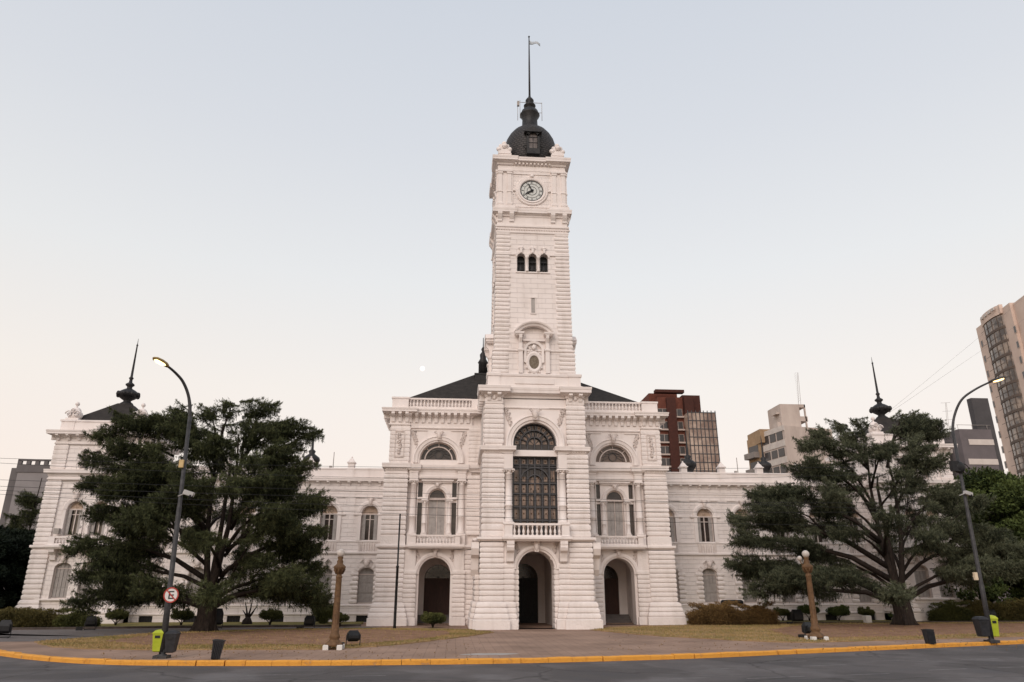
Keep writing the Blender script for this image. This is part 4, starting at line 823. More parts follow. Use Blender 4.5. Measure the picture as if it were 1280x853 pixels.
for s in (-1, 1):
    x0, x1 = (10.6, 30.2); lo, hi = min(s * x0, s * x1), max(s * x0, s * x1)
    w = MB()
    w.band(lo, hi, -.1, 1.2, YW - .08, [(s * (x + .05), .5, .02, .5, 0) for x in WX], .3)
    w.band(lo, hi, 1.2, 5.0, YW, [(s * x, .66, 1.36, 3.51, .52) for x in WX], .38)
    w.band(lo, hi, 5.0, 10.1, YW, [(s * x, .68, 6.05, 8.15, .68) for x in WX], .38)
    w.band(lo, hi, 10.1, 11.8, YW - .02); w.box(lo, hi, YW + .5, YW + 12, 11.0, 11.4)
    hb(w, 'wall', 'blocks')
    for x in WX:
        b = MB(); b.box(s * (x + .05) - .52, s * (x + .05) + .52, YW + .12, YW + .16, 0, .52)
        for k in range(6): b.box(s * (x + .05) - .5 + k * .2, s * (x + .05) - .47 + k * .2, YW + .06, YW + .09, .02, .5)
        hb(b, 'basement_window', 'black')
    t = Each('string_course')
    t.prof(lo, hi, YW - .08, YW + .4, [(0, .55), (.07, .57), (.07, .66), (0, .7)] + [(0, 1.15), (.05, 1.18), (.05, 1.26), (0, 1.3)])
    t.prof(lo, hi, YW, YW + .4, STR(4.96, .27, .16)); t.prof(lo, hi, YW, YW + .4, [(0, 5.95), (.06, 5.97), (.06, 6.06), (0, 6.1)])
    c = MB(); c.prof(lo, hi, YW, YW + .5, [(0, 9.9), (.05, 9.94), (.05, 10.02), (0, 10.06)] + CORN(10.52, .46, .42))
    k = lo + .4
    while k < hi - .2: modillion(c, k, YW, 10.72, .2, .36, .34); k += .83
    hb(c, 'cornice')
    p_ = MB(); p_.box(lo, hi, YW - .05, YW + .35, 10.98, 11.7); p_.prof(lo, hi, YW - .05, YW + .35, [(0, 11.66), (.05, 11.69), (.05, 11.8), (0, 11.82)])
    for i in range(6): x = s * (10.9 + 3.33 * i + 3.1); p_.box(x - .32, x + .32, YW - .08, YW + .3, 10.98, 11.68)
    hb(p_, 'parapet')
    for i in range(6):
        x = s * (13.98 + 3.33 * i)
        if abs(x) > 30: continue
        m = MB(); m.prof(x - .27, x + .27, YW + .0, YW + .54, [(0, 11.8), (0, 12.2), (.07, 12.24), (.07, 12.32), (0, 12.36), (-.14, 12.6), (-.25, 12.72)]); m.ball(x, YW + .27, 12.74, .07); hb(m, 'pinnacle')
    for x in WX:
        X_ = s * x; a = MB()
        a.arch(X_, 8.15, [(.68, YW + .2), (.68, YW - .02), (.76, YW - .05), (.8, YW - .1), (.98, YW - .11), (1.04, YW - .06), (1.04, YW + .1)], 20)
        for q in (-1, 1):
            a.box(X_ + q * .68, X_ + q * .98, YW - .08, YW + .1, 6.06, 8.0); a.prof(X_ + q * .66, X_ + q * 1.25, YW - .08, YW + .1, STR(8.0, .16, .05)); a.box(X_ + q * .95, X_ + q * 1.35, YW - .03, YW + .1, 5.95, 6.2)
            a.box(X_ + q * .5, X_ + q * 1.3, YW - .07, YW + .1, 9.42, 9.52); a.box(X_ + q * 1.22, X_ + q * 1.3, YW - .05, YW + .1, 8.9, 9.42)
        keystone(a, X_, YW - .06, 8.75, 9.45, .2, .34, .13)
        hb(a, 'window_surround')
        # shallow balustrade panel under the sill
        bb = MB(); bb.box(X_ - .75, X_ - .6, YW - .06, YW + .1, 5.25, 5.95); bb.box(X_ + .6, X_ + .75, YW - .06, YW + .1, 5.25, 5.95)
        for k in range(6): bb.lathe(X_ - .5 + k * .2, YW - .02, [(.06, 5.27), (.035, 5.33), (.065, 5.5), (.035, 5.75), (.06, 5.93)], 7)
        hb(bb, 'baluster_panel', 'relief')
        g_ = MB()
        for q in (-1, 1):
            for i in range(7):
                z = 1.36 + i * .34; wq = .34 if i % 2 else .46
                g_.prof(X_ + q * .66, X_ + q * (.66 + wq), YW - .02, YW + .2, [(0, z), (.05, z + .05), (.075, z + .16), (.05, z + .27), (0, z + .31)])
        for i in range(9):
            an = PI * (i + .5) / 9; 
            d = (math.cos(an), math.sin(an) * .85); q_ = (-d[1], d[0]); r0, r1 = .68, 1.06; hw_ = .115
            P = [(X_ + d[0] * r0 + q_[0] * hw_ * .8, 3.55 + d[1] * r0 + q_[1] * hw_ * .8), (X_ + d[0] * r1 + q_[0] * hw_, 3.55 + d[1] * r1 + q_[1] * hw_), (X_ + d[0] * r1 - q_[0] * hw_, 3.55 + d[1] * r1 - q_[1] * hw_), (X_ + d[0] * r0 - q_[0] * hw_ * .8, 3.55 + d[1] * r0 - q_[1] * hw_ * .8)]
            g_.exty(P, YW - .08, YW + .15)
        keystone(g_, X_, YW - .05, 4.02, 4.6, .28, .44, .16); g_.curl(X_ - .3, 4.4, YW - .1, .16, -1, 1.2, .05); g_.curl(X_ + .3, 4.4, YW - .1, .16, 1, 1.2, .05)
        hb(g_, 'window_surround', 'rough')
        put(WU, X_, YW + .36, 6.07); put(WL, X_, YW + .36, 1.37)
# ---------------- corner pavilions
PX, PY0, PH = 33.2, 57.9, 3.3
WP = win_upper(.58, 1.95, .6); WQ = win_lower(.62, 2.1, .42); WR = win_lower(.3, 1.15, .28); used.update({WP.name: False, WQ.name: False, WR.name: False})
for s in (-1, 1):
    X = lambda a: s * a; y0, y1 = PY0, PY0 + 2 * PH; c = X(PX); lo, hi = c - PH, c + PH
    p = Each('pier', 'rough')
    for q in (-1, 1):
        p.prof(c + q * 2.2, c + q * PH, y0, y0 + 1.4, [(.34, -.1), (.34, .6), (.3, .65)] + rust(.7, 1.7, .33, .07, lambda z: .3 * (1.75 - z)) + rust(1.7, 5.2, .335, .07) + [(0, 5.2)])
        p.prof(c + q * 2.3, c + q * PH, y0 + .03, y0 + 1.4, rust(5.75, 10.2, .335, .055) + [(0, 10.25), (0, 10.7)] + [(0, 11.05)] + rust(11.2, 13.0, .36, .03) + [(0, 13.1), (0, 13.5)])
        p.prof(c + q * 2.4, c + q * PH, y0 + 1.2, y1, [(.34, -.1), (.34, .65)] + rust(.7, 5.2, .335, .07) + rust(5.75, 10.2, .335, .055) + [(0, 10.3), (0, 13.5)])
    w = MB()
    w.band(lo + .9, hi - .9, -.1, 1.2, y0 + .02); w.band(lo + .9, hi - .9, 1.2, 5.2, y0 + .08, [(c - .95, .62, 1.75, 3.85, .42), (c + .95, .62, 1.75, 3.85, .42)], .34)
    w.band(lo + .9, hi - .9, 5.2, 11.0, y0 + .12, [(c - .92, .58, 6.2, 8.15, .6), (c + .92, .58, 6.2, 8.15, .6)], .34)
    w.band(lo + .9, hi - .9, 11.0, 13.6, y0 + .1, [(c - .9, .3, 11.2, 12.35, .3), (c, .3, 11.2, 12.35, .3), (c + .9, .3, 11.2, 12.35, .3)], .3)
    hb(w, 'wall', 'blocks')
    t = Each('string_course'); t.prof(lo, hi, y0, y1, STR(5.2, .3, .2)); t.prof(lo, hi, y0, y1, [(.0, 5.5), (.06, 5.55), (.06, 5.7), (0, 5.75)]); t.prof(lo, hi, y0 - .02, y1, [(0, 10.3), (.05, 10.35), (.05, 10.45), (0, 10.5)] + CORN(10.6, .5, .3)); t.prof(lo + .9, hi - .9, y0 - .04, y0 + .3, [(0, 1.6), (.06, 1.64), (.06, 1.74), (0, 1.76)])
    a = MB()
    for q in (-1, 1):
        a.arch(c + q * .92, 8.15, [(.58, y0 + .3), (.58, y0 + .08), (.66, y0 + .05), (.82, y0 + .02), (.87, y0 + .06), (.87, y0 + .2)], 20, 0); keystone(a, c + q * .92, y0 + .05, 8.75, 9.4, .2, .34, .15)
        a.box(c + q * .92 - .8, c + q * .92 - .6, y0 + .02, y0 + .2, 6.2, 8.1); a.box(c + q * .92 + .6, c + q * .92 + .8, y0 + .02, y0 + .2, 6.2, 8.1)
        keystone(a, c + q * .95, y0 + .05, 4.25, 4.8, .28, .42, .16)
    for q in (-1, 0, 1): a.arch(c + q * .9, 12.35, [(.3, y0 + .2), (.3, y0 + .06), (.42, y0 + .02), (.44, y0 + .2)], 14)
    a.box(c - 1.6, c + 1.6, y0 + .0, y0 + .14, 9.7, 9.8)
    hb(a, 'window_surround')
    b = MB(); b.prof(c - 2.1, c + 2.1, y0 - .6, y0 + .3, STR(5.22, .28, .1))
    for q in (-1, 0, 1): b.box(c + q * 1.85 - .22, c + q * 1.85 + .22, y0 - .58, y0 - .3, 5.5, 6.1)
    for q in (-1, 1): b.ext([(y0 + .1, 5.22), (y0 - .55, 5.22), (y0 - .5, 5.0), (y0 - .2, 4.8), (y0 - .12, 4.45), (y0 + .1, 4.35)], c + q * 1.75 - .2, c + q * 1.75 + .2)
    hb(b, 'balcony')
    for q in (-1, 1): balustrade('balustrade', c + q * .22, c + q * 1.63, y0 - .56, 5.5, 6.12, 6, r=.075)
    k = MB(); k.prof(lo, hi, y0, y1, [(0, 13.05), (.05, 13.1), (.05, 13.2), (0, 13.25)] + CORN(13.55, .55, .6))
    for i in range(9): modillion(k, lo + .2 + i * (2 * PH - .4) / 8, y0, 13.8, .2, .42, .5)
    for i in range(9): yy = y0 + .2 + i * .74; k.box(lo - .5, hi + .5, yy, yy + .2, 13.45, 13.8)
    k.prof(lo + .1, hi - .1, y0 + .1, y1 - .1, [(0, 14.05), (0, 14.85), (.07, 14.9), (.07, 15.02), (0, 15.04)])
    for q in (-1, 1): k.prof(c + q * 2.2, c + q * (PH - .08), y0 + .06, y0 + 1.1, [(0, 14.05), (0, 14.88), (.07, 14.9), (.07, 15.04), (0, 15.05)])
    hb(k, 'cornice')
    r = MB(); ap = (c, PY0 + PH, 17.3); e = .25
    r.add([(lo + e, y0 + e, 14.9), (hi - e, y0 + e, 14.9), (hi - e, y1 - e, 14.9), (lo + e, y1 - e, 14.9), (c - .5, ap[1] - .5, 17.1), (c + .5, ap[1] - .5, 17.1), (c + .5, ap[1] + .5, 17.1), (c - .5, ap[1] + .5, 17.1)], [(0, 1, 5, 4), (1, 2, 6, 5), (2, 3, 7, 6), (3, 0, 4, 7), (4, 5, 6, 7)])
    R_ = hb(r, 'roof', 'slate')
    m = MB(); m.lathe(c, ap[1], [(.62, 16.95), (.5, 17.2), (.3, 17.35), (.3, 17.45), (.75, 17.75), (.88, 17.95), (.85, 18.1), (.5, 18.35), (.22, 18.5), (.2, 18.65), (.36, 18.8), (.34, 18.9), (.14, 19.05), (.12, 19.3), (.2, 19.42), (.1, 19.55), (.09, 20.2), (.055, 22.3), (.09, 22.4), (.03, 22.5), (.012, 23.0)], 12)
    for kk_ in range(8): an = kk_ * PI / 4; m.ball(c + .8 * math.cos(an), ap[1] + .8 * math.sin(an), 17.95, .2, .2, .24, 6, 4)
    hb(m, 'spire', 'iron', R_)
    for q in (-1, 1):
        for yy in (y0 + .6, y1 - .6):
            m = MB(); x = c + q * (PH - .75); m.prof(x - .5, x + .5, yy - .45, yy + .45, [(0, 15.0), (0, 15.2), (-.05, 15.22)]); m.ball(x, yy, 15.5, .6, .4, .42, 10, 6); m.ball(x, yy, 15.75, .42, .35, .42, 10, 6)
            m.lathe(x, yy, [(.2, 16.0), (.08, 16.15), (.05, 16.25), (.16, 16.36), (.17, 16.45), (.1, 16.58), (.01, 16.62)], 10); m.curl(x - .3, 15.55, yy - .42, .28, -1, 1.3, .06); m.curl(x + .3, 15.55, yy - .42, .28, 1, 1.3, .06); m.curl(x - .05, 15.8, yy - .4, .2, 1, 1.3, .05); hb(m, 'urn')
    for q in (-1, 1): put(WP, c + q * .92, y0 + .44, 6.22); put(WQ, c + q * .95, y0 + .4, 1.76)
    for q in (-1, 0, 1): put(WR, c + q * .9, y0 + .38, 11.21)
# wing bodies and rear roofs with their spires
m = MB(); m.box(-33, 33, 73, 73.4, 0, 11.2); m.box(-36, -30, 64, 92, 0, 11.4); m.box(30, 36, 64, 92, 0, 11.4); hb(m, 'rear_wall')
m = MB(); m.box(-30, 30, YW + .4, 73, 11.1, 11.3); RR = hb(m, 'rear_roof', 'slate')
for x, y, z in ((-21.2, 80, 15.2), (21., 80, 15.2), (34.1, 89.5, 16.8), (-34.1, 89.5, 16.8)):
    m = MB(); m.lathe(x, y, [(3.4, z - 3), (.7, z - .5), (.5, z - .1), (.8, z + .3), (.95, z + .6), (.85, z + .9), (.3, z + 1.3), (.4, z + 1.6), (.15, z + 1.8), (.1, z + 3), (.05, z + 4.2), (.02, z + 4.6)], 10); hb(m, 'spire', 'iron', RR)
# wall clutter: rooftop floodlights
for px, py in ((921, 576), (417, 575)):
    p = at(px, py, YW + .5); m = MB(); m.tube([(p.x, p.y, 11.7), (p.x, p.y, 13.2)], .035, 5); m.box(p.x - .3, p.x - .1, p.y - .1, p.y + .1, 11.8, 12.05); hb(m, 'roof_mast', 'concrete')
for s, x in ((-1, -34.95),):
    m = MB(); m.box(x - .18, x + .18, PY0 - .35, PY0 - .05, 6.3, 6.7); hb(m, 'wall_floodlight', 'concrete')

# ================================================================ TREES
def cedar(name, base, limbs, label, R_, tr_r, mat, seed, tiers, H):
    rng = np.random.default_rng(seed); rnd = random.Random(seed)
    root = empty(name, base, label, 'tree', 'large cedars on the front lawn'); B = Vector(base)
    tm = MB()
    # trunk with flare, forks
    stems = []
    def stem(pts, r0, r1, seg=10):
        n_ = len(pts); tm.tube(pts, [r0 + (r1 - r0) * (i / (n_ - 1)) for i in range(n_)], seg); stems.append((pts, r0, r1))
    tm.tube([(0, 0, -.1), (0.02, 0, .25), (.05, 0, .8), (.0, .05, 1.6), (0, .05, 2.4)], [tr_r * 1.2, tr_r * 1.05, tr_r * .95, tr_r * .9, tr_r * .95], 14)
    for k in range(7): a = k * 2 * PI / 7 + rnd.random(); tm.tube([(math.cos(a) * tr_r * .7, math.sin(a) * tr_r * .7, .7), (math.cos(a) * tr_r * 1.1, math.sin(a) * tr_r * 1.1, .15), (math.cos(a) * tr_r * 1.6, math.sin(a) * tr_r * 1.6, -.08)], [.18, .13, .05], 6)
    for dx, dy, h in ((-.8, .2, H * .93), (.9, -.2, H * .88), (.1, .5, H * .75)):
        stem([(0, 0, 1.9), (dx * .35, dy * .5, 3.2), (dx * .8, dy, H * .45), (dx * .9, dy * 1.4, H * .7), (dx * .7, dy, h)], tr_r * .42, .035)
    C, D, Ls, Ws, T = [], [], [], [], []
    def spray(c, d, L, Wd, shade):
        """a layered cedar branchlet: spine along d, side twigs, needle tufts above and curtains drooping below"""
        d = d.normalized(); side = d.cross(Vector((0, 0, 1))).normalized(); nt_ = max(7, int(L * 7))
        tm.tube([c - d * L * .5, c, c + d * L * .5 + Vector((0, 0, .04 * L))], [.035, .02, .008], 4)
        for i in range(nt_):
            t = (i + rnd.random()) / nt_; p = c + d * L * (t - .5) + Vector((0, 0, -.10 * L * t + .16 * L * t * t))
            for q in (-1, 1, 0):
                if rnd.random() < .12: continue
                w_ = Wd * (.35 + .65 * math.sin(PI * min(1, t * .75 + .2))) * rnd.choice((.5, .8, 1., 1.2, 1.7))
                if q: dirn = (side * q * rnd.uniform(.6, 1.1) + d * rnd.uniform(.5, 1.1) + Vector((0, 0, rnd.uniform(-.25, .35)))).normalized()
                else: dirn = (d * .5 + side * rnd.uniform(-.5, .5) + Vector((0, 0, rnd.choice((-1.1, -.9, .7))))).normalized(); w_ *= .75
                k = max(5, int(w_ * 13)); u = rng.random(k) ** .8; base_ = np.array(p); dv = np.array(dirn); m_ = 3
                pos = base_ + np.outer(u * w_, dv) + np.outer(-.12 * u * u * w_, [0, 0, 1]) + rng.normal(0, .03, (k, 3))
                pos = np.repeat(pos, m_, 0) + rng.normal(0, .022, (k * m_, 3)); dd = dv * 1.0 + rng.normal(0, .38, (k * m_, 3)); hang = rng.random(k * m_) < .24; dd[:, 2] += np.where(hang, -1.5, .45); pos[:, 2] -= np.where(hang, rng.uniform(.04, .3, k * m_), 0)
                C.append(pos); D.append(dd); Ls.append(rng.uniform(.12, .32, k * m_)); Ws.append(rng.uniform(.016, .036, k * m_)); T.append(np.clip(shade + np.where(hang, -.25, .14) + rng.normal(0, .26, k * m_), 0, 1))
    prim = []
    for tip, z0f, dens in limbs:
        tp = Vector(tip) - B; tp.x *= .96; tp.y *= .94; hd = Vector((tp.x, tp.y, 0)); 
        zs_ = max(1.3, min(tp.z * z0f, H * .8)); sx = rnd.uniform(-.3, .3) if zs_ < 2.5 else (.8 if tp.x > 0 else -.7) * min(1, zs_ / (H * .45)); s0 = Vector((sx, .2, zs_))
        az = math.atan2(tp.y, tp.x); best = None
        for a2, tz, P2 in prim:
            da = abs((az - a2 + PI) % (2 * PI) - PI); sc_ = da + abs(tz - tp.z) * .16
            if sc_ < .62 and Vector((P2[2].x, P2[2].y, 0)).length < hd.length * .8 and P2[2].z < tp.z + .6 and (best is None or sc_ < best[0]): best = (sc_, P2)
        if best: s0 = best[1][1].lerp(best[1][2], rnd.uniform(.1, .9))
        kr = .5 if best else .9
        mid = s0.lerp(tp, .5) + Vector((0, 0, .06 * hd.length + rnd.uniform(-.2, .4))); q1 = s0.lerp(mid, .5) + Vector((0, 0, .12 * hd.length * .3)); pts = [s0, q1, mid, mid.lerp(tp, .55) + Vector((0, 0, .1)), tp]
        r0 = (.05 + .017 * (tp - s0).length) * kr; tm.tube(pts, [r0, r0 * .8, r0 * .55, r0 * .32, .02], 7)
        for _ in range(4): spray(tp + Vector((rnd.uniform(-.5, .5), rnd.uniform(-.5, .5), rnd.uniform(-.3, .35))), (hd.normalized() if hd.length > .1 else Vector((1, 0, 0))) + Vector((rnd.uniform(-.6, .6), rnd.uniform(-.6, .6), rnd.uniform(-.3, .6))), rnd.uniform(.8, 1.6), .2, .45)
        if not best and hd.length > 2.5: prim.append((az, tp.z, pts))
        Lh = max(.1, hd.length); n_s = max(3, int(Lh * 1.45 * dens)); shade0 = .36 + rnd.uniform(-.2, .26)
        for i in range(n_s):
            t0_ = .22 if (Lh < 3.5 or tp.z > .72 * H) else .46; t = t0_ + (1 - t0_) * (i + .6) / n_s; seg_ = t * 4; a = min(3, int(seg_)); p = pts[a].lerp(pts[a + 1], seg_ - a)
            spread = (1.3 - .95 * t) * (.45 + .05 * Lh)
            for q in (-1, 0, 1) if t > .35 else (-1, 1):
                hdn = hd.normalized() if hd.length > .3 else Vector((rnd.uniform(-1, 1), rnd.uniform(-1, 1), 0)).normalized(); sd = Vector((-hdn.y, hdn.x, 0))
                dd = (hdn * rnd.uniform(.7, 1.1) + sd * q * rnd.uniform(.5, 1.3) + Vector((0, 0, rnd.uniform(-.2, .45)))); L = rnd.uniform(.8, 1.7) * (1.05 - .25 * t)
                o = sd * q * spread * rnd.uniform(.5, 1.3) + Vector((0, 0, rnd.uniform(-.45, .5)))
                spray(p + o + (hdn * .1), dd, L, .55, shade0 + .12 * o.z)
    tm.build('trunk', M['bark'], root)
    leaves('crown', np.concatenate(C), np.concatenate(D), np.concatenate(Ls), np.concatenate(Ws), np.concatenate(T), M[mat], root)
    return root
def limbset(base, tips, H, seed, nfill, rx, ry):
    rnd = random.Random(seed); out = []
    for px, py, dy, f, dn in tips: p = at(px, py, base[1] + dy); out.append((tuple(p), f, dn))
    for k in range(nfill):
        a = 2 * PI * (k * .381966 + .07 * rnd.random()); z = H * (.34 + .60 * ((k + .5) / nfill)); prof_ = math.sin(PI * min(1, .22 + .62 * z / H)) if z > .3 * H else 1.
        rr = rnd.uniform(.6, .98); out.append(((base[0] + math.cos(a) * rx * rr * prof_, base[1] + math.sin(a) * ry * rr * prof_, z), rnd.uniform(.62, .85), .8))
    return out
BL = (-19.95, 46.8, 0)
TL = [(205, 528, 0, .8, 1), (222, 512, -1, .82, 1), (262, 513, 0, .85, 1), (290, 508, 1, .85, 1), (318, 508, -.5, .85, 1), (335, 512, .5, .82, 1), (352, 528, 0, .8, 1), (170, 530, .5, .8, 1), (148, 527, -.5, .78, 1), (122, 545, 0, .75, 1), (110, 575, .5, .72, 1), (105, 605, -1, .7, 1), (112, 640, 1, .65, 1),
      (392, 541, 0, .75, 1.1), (372, 556, 1, .72, 1), (383, 585, -.5, .7, 1), (362, 610, .5, .66, 1), (345, 600, -2, .66, 1), (398, 632, 0, .62, .9), (350, 640, 1.5, .6, 1), (402, 664, -1, .55, .8),
      (392, 690, 0, .45, 1.1), (400, 712, 1, .42, 1.1), (398, 738, -1, .4, 1.1), (405, 752, 0, .36, 1.), (365, 720, -3, .4, 1.1), (340, 735, 2, .4, 1.1), (330, 700, -2, .45, 1), (310, 690, 3, .5, 1),
      (88, 684, 0, .62, 1.1), (120, 700, -1.5, .6, 1), (100, 720, 0, .5, 1), (95, 752, .5, .42, .9), (130, 728, -2, .48, 1), (150, 745, 1.5, .42, 1), (175, 735, -3.5, .45, 1), (200, 745, 2.5, .4, 1), (150, 700, 2.5, .55, 1), (265, 742, -4.5, .38, .8), (140, 560, -2, .74, 1), (165, 590, -2.5, .7, 1), (130, 615, -1.5, .68, 1), (150, 650, -3, .62, 1), (190, 560, -3, .78, 1), (230, 540, -2.5, .8, 1), (270, 550, -3, .8, 1), (310, 540, -2, .8, 1), (345, 560, -2, .76, 1), (330, 600, -3.5, .7, 1), (290, 610, -4.5, .68, 1), (220, 610, -4.5, .68, 1), (180, 640, -4, .62, 1), (340, 650, -3, .6, 1)]
cedar('cedar_tree', BL, limbset(BL, TL, 13.2, 3, 36, 6.9, 6.0), 'dark cedar with drooping layered boughs in front of the left wing', 8, .58, 'cedar', 21, 5, 13.4)
BR_ = (26.15, 51.5, 0)
TR = [(1020, 540, 0, .8, 1), (1045, 530, 1, .84, 1), (1075, 528, -1, .86, 1), (1060, 545, 0, .85, 1), (1005, 560, 0, .74, 1), (1012, 578, -1, .7, 1), (992, 590, .5, .68, 1), (1130, 522, 0, .84, 1), (1150, 525, 1, .82, 1), (1172, 532, -.5, .78, 1), (1178, 545, .5, .75, 1), (1170, 580, 0, .7, 1), (1160, 560, -2, .75, 1), (1110, 560, -3, .8, 1),
      (975, 612, -1, .62, 1), (935, 622, 0, .58, 1.1), (912, 650, .5, .55, 1.1), (915, 672, -1, .52, 1.1), (945, 640, -2, .58, 1), (960, 660, 2, .52, 1), (910, 703, 0, .38, 1.1), (930, 718, 1, .34, 1.1), (938, 738, -.5, .3, 1), (960, 725, -2, .34, 1), (1030, 720, -5, .34, 1), (1010, 690, 1.5, .45, 1), (990, 722, 1, .32, 1),
      (1195, 612, 0, .6, .9), (1205, 640, 1, .5, 1), (1230, 660, -1, .44, 1), (1262, 672, .5, .4, 1.1), (1285, 690, 0, .36, 1.1), (1295, 710, -1, .33, 1), (1240, 705, -3, .36, 1), (1255, 690, 2.5, .38, 1), (1120, 745, -5, .26, .9), (1200, 720, 2, .33, .9), (1180, 655, -3, .5, 1), (1165, 610, -3, .6, 1)]
cedar('cedar_tree', BR_, limbset(BR_, TR, 13.6, 5, 24, 7.6, 6.0), 'grey green cedar with wide open spreading boughs in front of the right wing', 8, .66, 'cedar_b', 33, 5, 13.8)
def cluster(c, r, n, leaf=(.10, .2), flat=.5, rng=RNG):
    u = rng.normal(size=(n, 3)); u /= np.linalg.norm(u, axis=1)[:, None]; rad_ = rng.random(n) ** .4
    pos = np.array(c) + u * rad_[:, None] * np.array(r); return pos, u
def leafy(name, loc, label, cat, group, blobs, per, mat, trunk=None, leaf=(.09, .2), wid=.6, root=None, up=.25):
    root = root or empty(name, loc, label, cat, group); Cs = []; Ds = []; Ts = []
    for (x, y, z, rx, ry, rz, tn) in blobs:
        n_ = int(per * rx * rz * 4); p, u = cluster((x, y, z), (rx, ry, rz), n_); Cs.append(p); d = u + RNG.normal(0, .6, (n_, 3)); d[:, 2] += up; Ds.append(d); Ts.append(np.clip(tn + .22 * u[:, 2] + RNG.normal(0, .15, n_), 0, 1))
    Cs = np.concatenate(Cs); n_ = len(Cs); L = RNG.uniform(leaf[0], leaf[1], n_)
    if trunk: trunk.build('trunk', M['bark'], root)
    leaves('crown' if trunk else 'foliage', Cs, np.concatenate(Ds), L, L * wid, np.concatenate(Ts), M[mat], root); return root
def broadleaf(loc, h, rx, label, mat, seed, nb=46, per=150, group=None, leaf=(.16, .34), name='broadleaf_tree', z0=.25):
    r = random.Random(seed); t = MB(); t.tube([(0, 0, -.1), (0.05, 0, h * .2), (0, .1, h * .45), (.1, 0, h * .85)], [.045 * h, .03 * h, .02 * h, .01], 9); bl = []
    for k in range(nb):
        a = k * 2.39996; f = (k + .5) / nb; z = h * (z0 + (1 - z0) * f); R_ = rx * math.sin(PI * min(1, .2 + .72 * f)) ** .6 * r.uniform(.55, .95) * (1 if k % 3 else .4)
        x, y = math.cos(a) * R_, math.sin(a) * R_; s_ = rx * r.uniform(.16, .3); bl.append((x, y, z - s_ * .3, s_ * 1.25, s_ * 1.25, s_ * .7, r.uniform(.2, .65))); t.tube([(0, 0, z * .55), (x * .5, y * .5, z * .85), (x, y, z - s_ * .3)], [.012 * h, .007 * h, .01], 5)
    return leafy(name, loc, label, 'tree', group, bl, per, mat, t, leaf)
gx = at(1262, 780, 62)
broadleaf((gx.x + 1.2, 62, 0), 12.4, 5.2, 'green leafy tree at the right edge behind the lamp post', 'leaf', 4, group='trees beyond the right wing', nb=60, per=170)
gx = at(1218, 780, 66); broadleaf((gx.x, 66, 0), 8.6, 3.6, 'green leafy tree between the grey building and the right cedar', 'leaf', 9, group='trees beyond the right wing', nb=50, per=170)
gx = at(1310, 780, 58); broadleaf((gx.x + 1.5, 58.5, 0), 8.4, 3.6, 'dense dark green tree cut by the right edge of the view', 'leaf', 14, group='trees beyond the right wing', nb=60, per=170)
gx = at(1225, 780, 59); broadleaf((gx.x, 59.5, 0), 4.0, 3.0, 'low dense shrubby tree beside the right corner of the palace', 'leaf', 15, nb=40, per=190, z0=.05)
gx = at(8, 780, 60); broadleaf((gx.x - 1.5, 62, 0), 6.8, 4.0, 'very dark round tree at the left edge below the grey block', 'leafdark', 6, nb=60, per=200, z0=.05)
gx = at(-30, 780, 60); broadleaf((gx.x, 57, 0), 6.4, 3.6, 'very dark leafy tree cut by the left edge of the view', 'leafdark', 7, nb=60, per=200, z0=.05)
BC = (at(50, 700, 66).x - .8, 66, 0)
cl = [(tuple(at(a, b, 66 + d)), f, 1) for a, b, d, f in ((20, 651, 0, .8), (18, 657, 1, .8), (40, 640, 0, .85), (35, 622, 0, .9), (40, 628, .5, .9), (28, 668, -1, .75), (12, 690, 0, .7), (40, 690, 1, .7), (60, 620, 0, .9), (70, 660, 1, .8))]
cedar('conifer_tree', BC, cl, 'dark conifer with flat boughs poking out beside the left corner', 5, .3, 'cedar', 44, 4, 12.5)
# clipped bushes, hedges, shrubs
def topiary(px, py, r, label, h=None, mat='topiary'):
    p = gr(px, py); y = min(p.y, 58.6) if abs(p.x) > 11 else p.y; p = at(px, py, y); h = h or r * 1.0; t = MB()
    for k in range(4): a = k * PI / 2 + .4; t.tube([(0, 0, -.02), (math.cos(a) * .08, math.sin(a) * .08, h * .35), (math.cos(a) * r * .6, math.sin(a) * r * .6, h * .75)], [.04, .03, .015], 5)
    bl = [(0, 0, h * .95, r * .8, r * .8, r * .45, .3)] + [(math.cos(k) * r * .6, math.sin(k) * r * .6, h * .95 + .1 * r * math.sin(3 * k), r * .5, r * .5, r * .34, .4 + .15 * math.sin(k * 2 + px)) for k in range(8)] + [(random.uniform(-.7, .7) * r, random.uniform(-.7, .7) * r, h * (.95 + random.uniform(.1, .45)), r * .22, r * .22, r * .2, .6) for k in range(7)]
    return leafy('clipped_bush', (p.x, y, 0), label, 'bush', 'small clipped bushes along the palace wall', bl, 1500, mat, t, (.05, .12), .6)
topiary(144, 783, .72, 'small round clipped bush just right of the long left hedge', .75)
topiary(226, 783, .75, 'clipped bush standing behind the left street lamp pole', .75)
topiary(337, 783, .78, 'umbrella shaped clipped bush in front of a basement window, left wing', .75)
topiary(541, 785, .80, 'clipped round bush in front of the left portal', .62)
topiary(979, 777, .62, 'round clipped bush just right of the brown hedge', .72)
topiary(1084, 775, .62, 'clipped bush close to the left side of the right cedar trunk', .72)
topiary(1145, 774, .75, 'clipped bush just right of the right cedar trunk', .8)
topiary(1049, 776, .85, 'leafy rounded bush behind the right ornamental lamp post', .8, 'leaf')
topiary(1012, 776, .8, 'bright green loose bush left of the right ornamental lamp post', .95, 'leaf')
topiary(424, 784, .6, 'low round bush right of the left ornamental lamp post', .6)
topiary(1118, 775, .4, 'tiny bush against the right cedar trunk', .45, 'leaf')
